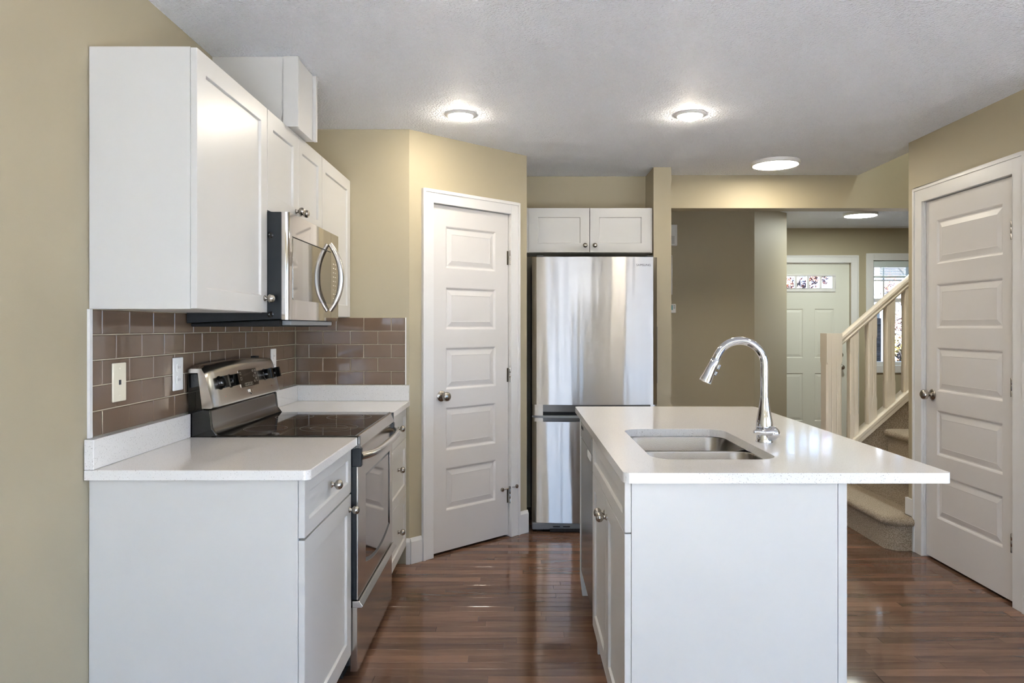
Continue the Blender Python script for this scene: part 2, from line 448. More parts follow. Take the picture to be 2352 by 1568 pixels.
def window(name, x0, x1, z0, z1, y0, y1, mulls=(), rails=(), fr=0.05):
    """fixed frame with glass in an opening of a wall that lies in y0..y1"""
    bm = BM()
    box(bm, x0, x0+fr, y0, y1, z0, z1); box(bm, x1-fr, x1, y0, y1, z0, z1)
    box(bm, x0+fr, x1-fr, y0, y1, z0, z0+fr); box(bm, x0+fr, x1-fr, y0, y1, z1-fr, z1)
    w = struct(name, bm, M['trim'])
    for (mx, hw) in mulls:
        b = BM(); box(b, mx-hw, mx+hw, y0+0.01, y1-0.01, z0+fr, z1-fr); obj('mullion', b, M['trim'], w)
    for (rz, hw, a, c) in rails:
        b = BM(); box(b, a, c, y0+0.008, y1-0.012, rz-hw, rz+hw); obj('glazing_bar', b, M['trim'], w)
    b = BM(); ym = (y0+y1)/2; box(b, x0+fr, x1-fr, ym-0.002, ym+0.002, z0+fr, z1-fr); obj('pane', b, M['glass'], w)
    return w
for i, (x0, x1, z0, z1) in enumerate(RW):
    mid = (x0+x1)/2
    window('window_%d' % (i+2), x0, x1, z0, z1, RY-0.11, RY-0.05, mulls=[(x0+(x1-x0)*q, 0.03+0.03*(k == 1)) for k, q in enumerate((0.27, 0.52, 0.80))])
    bm = BM(); c = 0.07
    box(bm, x0-c, x0, RY, RY+0.015, max(0.001, z0-c), z1+c); box(bm, x1, x1+c, RY, RY+0.015, max(0.001, z0-c), z1+c)
    box(bm, x0, x1, RY, RY+0.015, z1, z1+c)
    if z0 > 0.2: box(bm, x0, x1, RY, RY+0.015, z0-c, z0)
    struct('trim_%d' % (i+6), bm, M['trim'])

b_ = BM(); y0, y1, z0, z1 = EW
for q in ((y0, y0+0.05, z0, z1), (y1-0.05, y1, z0, z1), (y0+0.05, y1-0.05, z0, z0+0.05), (y0+0.05, y1-0.05, z1-0.05, z1), (-1.2, -1.12, z0+0.05, z1-0.05), (0.12, 0.2, z0+0.05, z1-0.05)):
    box(b_, 5.54, 5.6, q[0], q[1], q[2], q[3])
we = struct('window_5', b_, M['trim'])
b_ = BM(); box(b_, 5.566, 5.570, y0+0.05, y1-0.05, z0+0.05, z1-0.05); obj('pane', b_, M['glass'], we)
b_ = BM(); c = 0.07
for q in ((y0-c, y0, z0-c, z1+c), (y1, y1+c, z0-c, z1+c), (y0, y1, z1, z1+c), (y0, y1, z0-c, z0)): box(b_, 5.485, 5.5, *q)
struct('trim_9', b_, M['trim'])
def portal(x, y, z, sx, sy, rot):
    d = bpy.data.lights.new('daylight_portal', 'AREA'); d.shape = 'RECTANGLE'; d.size = sx; d.size_y = sy
    d.cycles.is_portal = True
    o = bpy.data.objects.new('daylight_portal', d); COL.objects.link(o); o.location = (x, y, z); o.rotation_euler = rot
for x0, x1, z0, z1 in RW:
    portal((x0+x1)/2, RY-0.17, (z0+z1)/2+0.014, x1-x0, z1-z0, (PI/2, 0, 0))
portal(5.66, (EW[0]+EW[1])/2, (EW[2]+EW[3])/2+0.014, EW[3]-EW[2], EW[1]-EW[0], (0, PI/2, 0))
portal((WX0+WX1)/2, EY+0.18, (WZ0+WZ1)/2, WX1-WX0, WZ1-WZ0, (-PI/2, 0, 0))
portal(3.306, EY+0.18, 1.83, 0.6, 0.16, (-PI/2, 0, 0))

# casings -----------------------------------------------------------------
def casing(name, w0, w1, h, mtx, cw=0.07, t=0.016, jamb=0.0):
    """three-sided door casing on a wall plane (local y=0, facing -y) with a stepped profile, plus jamb lining"""
    bm = BM()
    for (a, b) in ((w0-cw, w0), (w1, w1+cw)):
        box(bm, a, b, -t, 0, 0, h+cw)
    box(bm, w0, w1, -t, 0, h, h+cw)
    # raised back band on the outer edge
    for (a, b) in ((w0-cw-0.006, w0-cw+0.012), (w1+cw-0.012, w1+cw+0.006)):
        box(bm, a, b, -t-0.006, 0, 0, h+cw+0.006)
    box(bm, w0-cw+0.012, w1+cw-0.012, -t-0.006, 0, h+cw-0.012, h+cw+0.006)
    # jamb lining and stop
    if jamb:
        for (a, b) in ((w0-0.008, w0-0.001), (w1+0.001, w1+0.008)):
            box(bm, a, b, 0.0, jamb, 0, h+0.004)
        box(bm, w0-0.001, w1+0.001, 0.0, jamb, h+0.001, h+0.005)
    xf(bm, mtx)
    return struct(name, bm, M['trim'], bevel=0.002)

casing('trim_1', D0-0.004, D1+0.004, DH, PM, jamb=0.10)
CM = place(XR, 4.374, 0, -90)
casing('trim_2', 4.374-CY1-0.004, 4.374-CY0+0.004, CH, CM, cw=0.083, jamb=0.10)
EM = place(0, EY, 0, 0)
casing('trim_3', FX0, FX1, FZ, EM, cw=0.074)
bm = BM(); c = 0.079                                              # picture-frame casing of the entry window
box(bm, WX0-c, WX0, EY-0.016, EY, WZ0-c, WZ1+c); box(bm, WX1, WX1+c, EY-0.016, EY, WZ0-c, WZ1+c)
box(bm, WX0, WX1, EY-0.016, EY, WZ1, WZ1+c); box(bm, WX0, WX1, EY-0.016, EY, WZ0-c, WZ0)
struct('trim_4', bm, M['trim'], bevel=0.002)

# baseboards ---------------------------------------------------------------
def base(name, w0, w1, mtx, h=0.13, t=0.014):
    bm = BM()
    prism(bm, [(0, 0), (-t, 0), (-t, h-0.02), (-t*0.55, h-0.006), (-t*0.4, h), (0, h)], w0, w1, 'x')
    # prism 'x': pts are (y,z)
    xf(bm, mtx); return struct(name, bm, M['trim'])
base('baseboard_pantry', 0.004, D0-0.082, PM)
base('baseboard_pantry_end', D1+0.082, DL+0.004, PM)
base('baseboard_back', -0.622, -0.6, place(0, 4.07, 0, 0))
bm = BM(); box(bm, XR-0.014, XR, 4.301, 4.374, 0.187, 0.288); box(bm, XR-0.014, XR+0.11, 4.374, 4.388, 0.187, 0.288)
struct('baseboard_right', bm, M['trim'])
base('baseboard_near', 4.374-CY0+0.095, 4.374-2.9, CM)
base('baseboard_left', -3.2, 2.08, place(XL, 0, 0, 90))
base('baseboard_rear', -5.48, -4.85, place(0, RY, 0, 180))
base('baseboard_entry', FX1+0.082, 5.5, EM)
base('baseboard_hall', 1.0, 1.83, place(0, 6.60, 0, 0))

# interior doors -----------------------------------------------------------
PZ = [(0.236, 0.489), (0.594, 0.848), (0.955, 1.204), (1.313, 1.563), (1.677, 1.926)]
DOORKNOB = [(0.031, 0), (0.032, 0.004), (0.028, 0.008), (0.013, 0.012), (0.011, 0.024), (0.016, 0.030), (0.026, 0.038), (0.0285, 0.050), (0.026, 0.060), (0.017, 0.067), (0, 0.069)]
def inner_door(name, w, h, mtx, knob_x, knob_z, hinge_x, hinge_z, spring=None, hy=-0.003):
    k = h/2.046; g = 0.012
    bm = slab(w, h-g, 0.035, [(0.105, w-0.105, a*k-g, b*k-g) for a, b in PZ], RAISED)
    bmesh.ops.translate(bm, vec=(0, 0.012, g), verts=bm.verts); xf(bm, mtx)
    d = struct(name, bm, M['door'])
    ax = mtx.to_3x3() @ Vector((0, -1, 0))
    b = BM(); lathe(b, DOORKNOB, mtx @ Vector((knob_x, 0.012, knob_z)), ax, 28)
    obj('door_knob', b, M['nickel'], d, sm=50)
    for z in hinge_z:
        b = BM()
        lathe(b, [(0.0068, 0), (0.0068, 0.028), (0.0062, 0.029), (0.0068, 0.030), (0.0068, 0.058), (0.0062, 0.059), (0.0068, 0.060), (0.0068, 0.088), (0.004, 0.092)],
              mtx @ Vector((hinge_x, hy, z-0.045)), (0, 0, 1), 12)
        bb = BM(); box(bb, hinge_x-0.016, hinge_x-0.002, 0.0095, 0.0118, z-0.044, z+0.044); xf(bb, mtx)
        me = bpy.data.meshes.new('t'); bb.to_mesh(me); bb.free(); b.from_mesh(me); bpy.data.meshes.remove(me)
        h_ = obj('hinge', b, M['nickel'], d, sm=40)
    if spring:
        hz = hinge_z[-1]+0.052
        b = BM()
        p = lambda u, y, z: mtx @ Vector((u, y, z))
        lathe(b, [(0.009, 0), (0.009, 0.012), (0.006, 0.014)], p(hinge_x, -0.003, hz-0.004), (0, 0, 1), 12)
        tube(b, [p(hinge_x, -0.003, hz+0.004), p(hinge_x-0.03, -0.022, hz+0.003), p(hinge_x-0.055, -0.006, hz-0.004)], 0.0035, 8)
        lathe(b, [(0.011, 0), (0.013, 0.004), (0.011, 0.012), (0.004, 0.013)], p(hinge_x-0.058, 0.0115, hz-0.006), ax, 14)
        tube(b, [p(hinge_x, -0.003, hz+0.004), p(hinge_x+0.016, -0.026, hz+0.006), p(hinge_x+0.034, -0.030, hz+0.008)], 0.0035, 8)
        lathe(b, [(0.010, 0), (0.013, 0.004), (0.012, 0.010), (0.003, 0.011)], p(hinge_x+0.034, -0.023, hz+0.008), ax, 14)
        s = obj('hinge_stop', b, M['nickel'], d, sm=45); s['label'] = 'small nickel hinge-pin door stop with two pads'
    return d
inner_door('door_1', D1-D0, DH-0.003, PM @ Matrix.Translation((D0, 0, 0)), 0.072, 0.913, D1-D0+0.005, [1.757, 1.013, 0.245], spring=True)
inner_door('door_2', CY1-CY0, CH-0.003, CM @ Matrix.Translation((4.374-CY1, 0, 0)), 0.066, 0.932, CY1-CY0-0.010, [1.78, 1.03, 0.287], hy=-0.007)

# front door ----------------------------------------------------------------
panes = [(3.045, 3.143), (3.170, 3.283), (3.310, 3.423), (3.450, 3.567)]
x0 = FX0+0.006; w = FX1-FX0-0.012
pn = [(3.02, 3.24), (3.373, 3.594)]
bm = slab(w, FZ-0.012, 0.045, [(a-x0, b-x0, c-0.008, d-0.008) for a, b in pn for c, d in ((0.254, 0.794), (0.968, 1.521))],
          [(0, 0), (0.008, 0.007), (0.016, 0.007), (0.04, 0.002)], holes=[(3.02-x0, 3.594-x0, 1.735, 1.893)])
xf(bm, place(x0, EY+0.03, 0.008, 0)); fd = struct('door_3', bm, M['frontdoor'])
bm = BM()
lx = [3.0, 3.045, 3.143, 3.170, 3.283, 3.310, 3.423, 3.450, 3.567, 3.605]
for i in range(0, 10, 2): box(bm, lx[i], lx[i+1], EY+0.018, EY+0.05, 1.752, 1.890)
box(bm, 3.0, 3.605, EY+0.018, EY+0.05, 1.715, 1.752); box(bm, 3.0, 3.605, EY+0.018, EY+0.05, 1.890, 1.912)
obj('lite_frame', bm, M['trim'], fd, bevel=0.003)
for a, b in panes:
    bm = BM(); box(bm, a, b, EY+0.032, EY+0.036, 1.752, 1.890); obj('pane', bm, M['glass'], fd)
bm = BM(); lathe(bm, DOORKNOB, (3.664, EY+0.03, 0.863), (0, -1, 0), 24); obj('door_knob', bm, M['nickel'], fd, sm=50)
bm = BM(); lathe(bm, [(0.032, 0), (0.033, 0.006), (0.026, 0.016), (0.020, 0.018), (0.006, 0.018), (0.006, 0.03), (0, 0.03)], (3.664, EY+0.03, 1.0), (0, -1, 0), 24)
obj('deadbolt', bm, M['nickel'], fd, sm=50)

# entry window ----------------------------------------------------------------
window('window_1', WX0, WX1, WZ0, WZ1, EY+0.05, EY+0.11, mulls=[(4.17, 0.009), (4.44, 0.02)],
       rails=[(1.62, 0.022, WX0+0.05, WX1-0.05), (1.845, 0.009, WX0+0.05, WX1-0.05)], fr=0.04)
t = thing('window_blind', 'white slatted blind drawn up at the top of the entry window', 'blind', (4.44, EY+0.03, 1.89))
bm = BM(); box(bm, WX0+0.006, WX1-0.006, EY+0.008, EY+0.046, 1.99, 2.062); obj('headrail', bm, M['blind'], t, bevel=0.003)
bm = BM()
for k in range(9): box(bm, WX0+0.012, WX1-0.012, EY+0.006+0.002*(k % 2), EY+0.047, 1.902+k*0.0098, 1.906+k*0.0098)
obj('slat_stack', bm, M['blind'], t)
bm = BM(); box(bm, WX0+0.012, WX1-0.012, EY+0.008, EY+0.046, 1.872, 1.894); obj('bottom_rail', bm, M['blind'], t, bevel=0.003)
for q in (0.22, 0.6):
    bm = BM(); tube(bm, [(WX0+q, EY+0.012, 1.9), (WX0+q, EY+0.012, 1.99)], 0.002, 6); obj('lift_cord', bm, M['blind'], t)

# ---------------------------------------------------------------- backsplash tiles
TZ0, TH, TL = 0.994, 0.0755, 0.1535
def tile_field(rows_x, start, end, at):
    """at(s, depth, z): point on the wall; tiles between start and end, rows_x[row parity] = a joint position"""
    rng = random.Random(int(start*100)+5)
    bm = BM(); g = 0.0016; b = 0.0022
    for r in range(5):
        z0, z1 = TZ0+r*TH+g, TZ0+(r+1)*TH-g
        j = rows_x[r % 2]; k0 = math.floor((start-j)/TL)
        s = j+k0*TL
        while s < end-1e-4:
            a, c = max(s, start)+g, min(s+TL, end)-g
            if c-a > 0.006:
                d = [0.0075+rng.uniform(-1, 1)*0.00035 for _ in range(4)]
                base_ = [at(a, 0.003, z0), at(c, 0.003, z0), at(c, 0.003, z1), at(a, 0.003, z1)]
                lip = [at(a, 0.0055, z0), at(c, 0.0055, z0), at(c, 0.0055, z1), at(a, 0.0055, z1)]
                top = [at(a+b, d[0], z0+b), at(c-b, d[1], z0+b), at(c-b, d[2], z1-b), at(a+b, d[3], z1-b)]
                R = [[bm.verts.new(p) for p in q] for q in (base_, lip, top)]
                for A_, B_ in zip(R, R[1:]):
                    for k in range(4): bm.faces.new((A_[k], A_[(k+1) % 4], B_[(k+1) % 4], B_[k]))
                bm.faces.new(R[2])
            s += TL
    return bm
TTOP = TZ0+5*TH
YB = 4.07
t = thing('tile_backsplash', 'long run of taupe subway tile on the left wall behind the range', 'backsplash', (XL, 3.1, TZ0))
obj('tile_field', tile_field({0: 2.173, 1: 2.2497}, 2.122, YB-0.0085, lambda s, d, z: (XL+d, s, z)), M['tile'], t)
bm = BM(); box(bm, XL+0.0005, XL+0.0045, 2.122, YB-0.004, TZ0, TTOP); obj('grout_bed', bm, M['grout'], t)
bm = BM(); box(bm, XL+0.0005, XL+0.009, 2.108, 2.1215, TZ0, TTOP); obj('edge_trim', bm, M['trim'], t)
t = thing('tile_backsplash', 'short run of taupe subway tile on the end wall beside the pantry corner', 'backsplash', (-0.93, YB, TZ0))
obj('tile_field', tile_field({0: -0.7057, 1: -0.781}, XL+0.0095, -0.6275, lambda s, d, z: (s, YB-d, z)), M['tile'], t)
bm = BM(); box(bm, XL+0.0095, -0.6275, YB-0.0045, YB-0.0005, TZ0, TTOP); obj('grout_bed', bm, M['grout'], t)
bm = BM(); box(bm, -0.627, -0.621, YB-0.009, YB-0.0005, TZ0, TTOP); obj('edge_trim', bm, M['trim'], t)

def wall_plate(name, label, y, z, m, kind):
    t = thing(name, label, 'outlet' if kind != 'jack' else 'wall plate', (XL+0.008, y, z-0.06))
    bm = BM(); box(bm, XL+0.0082, XL+0.0145, y-0.037, y+0.037, z-0.060, z+0.060); obj('cover_plate', bm, m, t, bevel=0.0025, seg=3)
    if kind == 'jack':
        bm = BM(); box(bm, XL+0.0145, XL+0.0155, y-0.006, y+0.006, z-0.008, z+0.007); obj('jack', bm, M['dark_grey'], t)
        for s in (-1, 1):
            bm = BM(); lathe(bm, [(0.004, 0), (0.003, 0.0012), (0, 0.0014)], (XL+0.0144, y, z+s*0.042), (1, 0, 0), 10); obj('screw', bm, m, t, sm=50)
    else:
        for s in (-1, 1):
            bm = BM(); prism(bm, [(p[0], p[1]) for p in rrect(y-0.017, y+0.017, z+s*0.0225-0.0145, z+s*0.0225+0.0145, 0.008, 4)], XL+0.0145, XL+0.0165, 'x')
            r_ = obj('receptacle', bm, m, t)
            bm = BM()
            for q in (-1, 1): box(bm, XL+0.0165, XL+0.0168, y+q*0.006-0.001, y+q*0.006+0.001, z+s*0.0225-0.003, z+s*0.0225+0.006)
            obj('slots', bm, M['dark_grey'], r_)
wall_plate('phone_jack_plate', 'cream phone jack plate on the tile left of the white outlet', 2.258, 1.147, M['cream_plastic'], 'jack')
wall_plate('wall_outlet', 'white double outlet on the tile just left of the range', 2.650, 1.147, M['white_plastic'], 'duplex')
wall_plate('wall_outlet', 'white outlet partly hidden behind the far end of the range console', 3.690, 1.147, M['white_plastic'], 'duplex')

# ---------------------------------------------------------------- left-hand cabinets
def carcass(bm, x0, x1, y0, y1, z0, z1, t=0.018, front='+x', top=True):
    """hollow cabinet box open at the front"""
    box(bm, x0, x1, y0, y0+t, z0, z1); box(bm, x0, x1, y1-t, y1, z0, z1)
    box(bm, x0, x1, y0+t, y1-t, z0, z0+t)
    if top: box(bm, x0, x1, y0+t, y1-t, z1-t, z1)
    if front == '+x': box(bm, x0, x0+0.008, y0+t, y1-t, z0+t, z1-t)
    else: box(bm, x1-0.008, x1, y0+t, y1-t, z0+t, z1-t)

XW = XL+0.002
def front_x(bm_, x, y, z): xf(bm_, place(x, y, z, 90)); return bm_

def upper(label, y0, y1, z0, doors):
    t = thing('wall_cabinet', label, 'cabinet', (-1.1, (y0+y1)/2, z0))
    bm = BM(); carcass(bm, XW, -0.956, y0, y1, z0, 2.140); obj('carcass', bm, M['cab'], t, bevel=0.0008)
    for (a, b, ky) in doors:
        d = obj('door', front_x(shaker(b-a, 2.138-z0-0.001, fr=0.062), -0.9365, a, z0+0.001), M['cab'], t, bevel=0.0012)
        if ky: knob(d, (-0.9365, ky[0], ky[1]), (1, 0, 0))
upper('large white wall cabinet with one door, nearest the camera on the left', 2.116, 2.715, 1.372, [(2.118, 2.713, (2.682, 1.425))])
upper('short two-door white wall cabinet directly above the microwave', 2.717, 3.477, 1.757, [(2.719, 3.096, (3.064, 1.808)), (3.098, 3.475, (3.130, 1.808))])
upper('narrow white wall cabinet beyond the microwave against the end wall', 3.479, 4.066, 1.372, [(3.481, 4.064, None)])

# boxed duct above the microwave
t = thing('duct_chase', 'boxed white vent duct chase rising from the cabinets to the ceiling', 'duct cover', (-1.08, 3.09, 2.142))
bm = BM(); box(bm, XW, -0.903, 2.972, 3.214, 2.1405, CE-0.001); obj('box_panel', bm, M['cab'], t)
bm = BM(); box(bm, -0.958, -0.896, 2.964, 2.972, 2.1405, CE-0.001); box(bm, -0.903, -0.896, 2.972, 2.984, 2.1405, CE-0.001); obj('corner_trim', bm, M['cab'], t, bevel=0.001)
bm = BM(); box(bm, -0.903, -0.888, 3.200, 3.222, 2.1405, CE-0.001); obj('corner_trim', bm, M['cab'], t, bevel=0.001)

def base_cab(label, y0, y1, x1=-0.641):
    t = thing('base_cabinet', label, 'cabinet', (-0.95, (y0+y1)/2, 0))
    bm = BM(); carcass(bm, XW, x1, y0, y1, 0.09, 0.8745); box(bm, XW, x1-0.07, y0, y1, 0.0005, 0.09)
    obj('carcass', bm, M['cab'], t, bevel=0.0008)
    return t
t = base_cab('white base cabinet with a drawer over a door, nearest the camera at left', 2.116, 2.712)
XD = -0.621
d = obj('drawer', front_x(shaker(0.592, 0.172, fr=0.045), XD, 2.118, 0.700), M['cab'], t, bevel=0.0012); knob(d, (XD, 2.42, 0.792), (1, 0, 0))
d = obj('door', front_x(shaker(0.592, 0.600, fr=0.062), XD, 2.118, 0.093), M['cab'], t, bevel=0.0012); knob(d, (XD, 2.678, 0.642), (1, 0, 0))
t = base_cab('white three-drawer base cabinet between the range and the end wall', 3.484, 4.064)
for (z0, h, kz) in ((0.700, 0.172, None), (0.395, 0.302, 0.572), (0.093, 0.299, 0.247)):
    d = obj('drawer', front_x(shaker(0.576, h, fr=0.05), XD, 3.486, z0), M['cab'], t, bevel=0.0012); knob(d, (XD, 3.775, kz or 0.787), (1, 0, 0))

def counter(label, y0, y1, xf_, back_end, corner):
    t = thing('countertop', label, 'countertop', (-0.93, (y0+y1)/2, 0.875))
    bm = BM(); prism(bm, rrect(XW, xf_, y0, y1, 0.018, 5, corner), 0.875, 0.905); obj('slab', bm, M['quartz'], t, bevel=0.0025)
    bm = BM(); box(bm, XW, XL+0.030, y0+0.002, y1, 0.9055, 0.993)
    if back_end: box(bm, XL+0.030, xf_-0.001, y1-0.030, y1, 0.9055, 0.993)
    obj('upstand', bm, M['quartz'], t, bevel=0.0015)
counter('speckled white quartz countertop left of the range, nearest the camera', 2.089, 2.713, -0.598, False, (0, 1, 0, 0))
counter('speckled white quartz countertop in the far corner beyond the range', 3.483, 4.068, -0.601, True, (0, 0, 0, 0))

# ---------------------------------------------------------------- range
RY0, RY1 = 2.719, 3.477
t = thing('electric_range', 'stainless steel electric range with black glass cooktop between the countertops', 'stove', (-0.92, 3.1, 0))
bm = BM(); box(bm, XL+0.012, -0.628, RY0, RY1, 0.05, 0.893); obj('body', bm, M['black'], t, bevel=0.003)
bm = BM(); box(bm, XL+0.05, -0.66, RY0+0.02, RY1-0.02, 0.0005, 0.0495); obj('plinth', bm, M['rubber'], t)
bm = BM(); box(bm, -1.152, -0.606, RY0, RY1, 0.8935, 0.911); ct = obj('cooktop', bm, M['glass_top'], t, bevel=0.004, seg=3)
for (cx, cy, r) in ((-0.76, 2.93, 0.115), (-0.76, 2.93, 0.075), (-0.76, 3.28, 0.100), (-0.76, 3.28, 0.060), (-1.01, 2.91, 0.085), (-1.01, 3.29, 0.085)):
    bm = BM(); n = 56
    a = [bm.verts.new((cx+r*math.cos(2*PI*i/n), cy+r*math.sin(2*PI*i/n), 0.9113)) for i in range(n)]
    b = [bm.verts.new((cx+(r-0.0026)*math.cos(2*PI*i/n), cy+(r-0.0026)*math.sin(2*PI*i/n), 0.9113)) for i in range(n)]
    for i in range(n): bm.faces.new((a[i], a[(i+1) % n], b[(i+1) % n], b[i]))
    obj('burner_ring', bm, M['ring'], ct)
bm = BM(); prism(bm, [(-0.606, 0.909), (-0.597, 0.907), (-0.588, 0.866), (-0.606, 0.862)], RY0+0.014, RY1-0.014, 'y'); obj('cooktop_trim', bm, M['steel_range'], t, bevel=0.002)
bm = BM(); prism(bm, [(-0.628, 0.8930), (-0.607, 0.8930), (-0.607, 0.861), (-0.628, 0.861)], RY0, RY1, 'y')
for q in (RY0, RY1-0.0135): box(bm, -0.6065, -0.590, q, q+0.0135, 0.862, 0.9085)
obj('vent_strip', bm, M['gloss_black'], t)
# backguard
bm = BM()
prof = [(-1.232, 0.8935), (-1.150, 0.8935), (-1.132, 0.912), (-1.128, 0.916), (-1.140, 0.922), (-1.150, 0.945), (-1.156, 0.998), (-1.160, 1.003), (-1.232, 1.003)]
prism(bm, prof, RY0+0.016, RY1-0.016, 'y'); obj('backguard', bm, M['steel_dark'], t, sm=40)
for yy in ((RY0, RY0+0.0155), (RY1-0.0155, RY1)):
    bm = BM(); prism(bm, [(-1.236, 0.8935), (-1.128, 0.8935), (-1.128, 0.912), (-1.146, 0.935), (-1.154, 1.006), (-1.178, 1.008), (-1.200, 1.143), (-1.236, 1.143)], yy[0], yy[1], 'y')
    obj('end_panel', bm, M['gloss_black'], t, bevel=0.003)
secs = []
for i in range(25):
    u = i/24; y = RY0-0.004+u*(RY1-RY0+0.008); k = 0.012*(1-(2*u-1)**2)
    e_ = min(1.0, min(u, 1-u)/0.03); q = 0.008*(1-e_)**2
    P = [(-1.174-q, 1.012), (-1.140-q, 1.012), (-1.134-q, 1.016), (-1.134-q, 1.022), (-1.160-q, 1.135-q+k*0.6), (-1.165-q, 1.150-q+k), (-1.172-q, 1.162-q+k), (-1.184, 1.170-q+k), (-1.225, 1.170-q+k), (-1.236, 1.164-q+k), (-1.236, 1.146), (-1.198, 1.146)]
    secs.append([(x, y, z) for x, z in P])
bm = BM(); loft(bm, secs); con = obj('console', bm, M['steel_range'], t, sm=35)
CX = lambda z: -1.134-0.026*(z-1.022)/0.113
CN = Vector((0.113, 0, 0.026)).normalized()
def on_console(y, z, off=0.0): return Vector((CX(z), y, z))+CN*off
for ky in (2.805, 2.905, 3.305, 3.405):
    bm = BM(); lathe(bm, [(0.027, 0.0), (0.027, 0.003), (0.024, 0.005), (0.0235, 0.018), (0.021, 0.022), (0, 0.022)], on_console(ky, 1.102), CN, 24)
    p = on_console(ky, 1.102, 0.018); u = Vector((0, 1, 0)); v = CN.cross(u)
    a = [p+u*sx*0.0075+v*sz*0.023 for sx, sz in ((-1, -1), (1, -1), (1, 1), (-1, 1))]
    b = [q+CN*0.020 for q in a]
    hexa(bm, a, b)
    obj('burner_knob', bm, M['gloss_black'], t, sm=35)
def console_plate(name, pts, m, parent, t0=0.0, t1=0.0012, bevel=0):
    bm = BM(); hexa(bm, [on_console(y, z, t0) for y, z in pts], [on_console(y, z, t1) for y, z in pts]); return obj(name, bm, m, parent, bevel=bevel)
dp = console_plate('display', rrect(2.999, 3.218, 1.063, 1.141, 0.008, 3), M['steel_range'], t, 0.0005, 0.0025)
console_plate('display_glass', rrect(3.003, 3.204, 1.066, 1.138, 0.006, 3), M['display'], dp, 0.0025, 0.0032)
def mark(y0, y1, z0, z1, th=0.0007):
    bm = BM()
    for (a, b, c, d) in ((y0, y1, z0, z0+th), (y0, y1, z1-th, z1), (y0, y0+th, z0, z1), (y1-th, y1, z0, z1)):
        hexa(bm, [on_console(y, z, 0.0033) for y, z in ((a, c), (b, c), (b, d), (a, d))], [on_console(y, z, 0.0036) for y, z in ((a, c), (b, c), (b, d), (a, d))])
    obj('key_mark', bm, M['print'], dp)
for k in range(5): mark(3.045+k*0.018, 3.059+k*0.018, 1.070, 1.082)
for k in range(5): mark(3.155+0.018*(k % 2), 3.168+0.018*(k % 2), 1.124-k*0.011, 1.131-k*0.011); mark(3.182, 3.194, 1.124-k*0.011, 1.131-k*0.011)
mark(3.010, 3.024, 1.118, 1.130); mark(3.010, 3.024, 1.096, 1.108)
console_plate('badge', [(3.080, 1.054), (3.080, 1.041), (3.096, 1.031), (3.112, 1.041), (3.112, 1.054)], M['chrome'], t, 0.0, 0.006, bevel=0.001)
for yy in (2.83, 3.36): console_plate('indicator_dot', rrect(yy, yy+0.004, 1.045, 1.049, 0.0015, 2), M['red'], t, 0.0005, 0.001)
for yy in (2.755, 3.30):
    bm = BM(); box(bm, -1.215, -1.192, yy, yy+0.045, 1.150, 1.186); obj('hinge_tab', bm, M['rubber'], t, bevel=0.002) if yy > 3 else (bm.free())
# oven door with an arched window
DX0, DX1 = -0.604, -0.598
bm = BM()
wy0, wy1, wz1, wz0 = 2.865, 3.405, 0.737, 0.392
arc = [(wy0+(wy1-wy0)*i/20, wz0-0.036*(1-(2*i/20-1)**2)) for i in range(21)]
hole = [(wy0, wz1)]+arc+[(wy1, wz1)]
Y0, Y1, Z0, Z1 = RY0+0.004, RY1-0.004, 0.292, 0.858
def ring_face(x, flip):
    vo = [bm.verts.new((x, a, b)) for a, b in ((Y0, Z0), (Y1, Z0), (Y1, Z1), (Y0, Z1))]
    vi = [bm.verts.new((x, a, b)) for a, b in hole]
    eo = [bm.edges.new((vo[i], vo[(i+1) % 4])) for i in range(4)]
    ei = [bm.edges.new((vi[i], vi[(i+1) % len(vi)])) for i in range(len(vi))]
    bmesh.ops.triangle_fill(bm, edges=eo+ei, use_beauty=True)
    return vo, vi
f_ = ring_face(DX1, 0); k_ = ring_face(DX0, 1)
for a, b in zip(f_, k_):
    for i in range(len(a)): bm.faces.new((a[i], a[(i+1) % len(a)], b[(i+1) % len(a)], b[i]))
od = obj('oven_door', bm, M['steel_range'], t, bevel=0.0012)
bm = BM(); box(bm, -0.6275, -0.6045, Y0, Y1, 0.292, 0.858)
obj('door_core', bm, M['black'], od)
inner = [(wy0+0.012, wz1-0.012)]+[(wy0+0.012+(wy1-wy0-0.024)*i/20, wz0+0.012-0.036*(1-(2*i/20-1)**2)) for i in range(21)]+[(wy1-0.012, wz1-0.012)]
bm = BM()
a = [bm.verts.new((DX1-0.001, y, z)) for y, z in hole]; b = [bm.verts.new((DX1-0.004, y, z)) for y, z in inner]
for i in range(len(a)): bm.faces.new((a[i], a[(i+1) % len(a)], b[(i+1) % len(a)], b[i]))
obj('window_gasket', bm, M['gloss_black'], od)
bm = BM(); prism(bm, inner, DX1-0.0055, DX1-0.004, 'x'); obj('oven_window', bm, M['oven_glass'], od)
bm = BM(); pts = []
for i in range(25):
    u = i/24; s = 2*u-1
    pts.append((DX1+0.006+0.048*(1-s**6)*(0.75+0.25*(1-s*s)), RY0+0.020+u*(RY1-RY0-0.040), 0.829))
tube(bm, pts, 0.0145, 14); obj('oven_handle', bm, M['steel_range'], od, sm=50)
for yy in (RY0+0.001, RY1-0.033):
    bm = BM(); box(bm, DX1-0.024, DX1+0.012, yy, yy+0.032, 0.792, 0.862); obj('handle_bracket', bm, M['black'], od, bevel=0.003)
bm = BM(); box(bm, -0.6275, DX1-0.002, RY0+0.004, RY1-0.004, 0.030, 0.262); dw = obj('storage_drawer', bm, M['steel_range'], t, bevel=0.002)
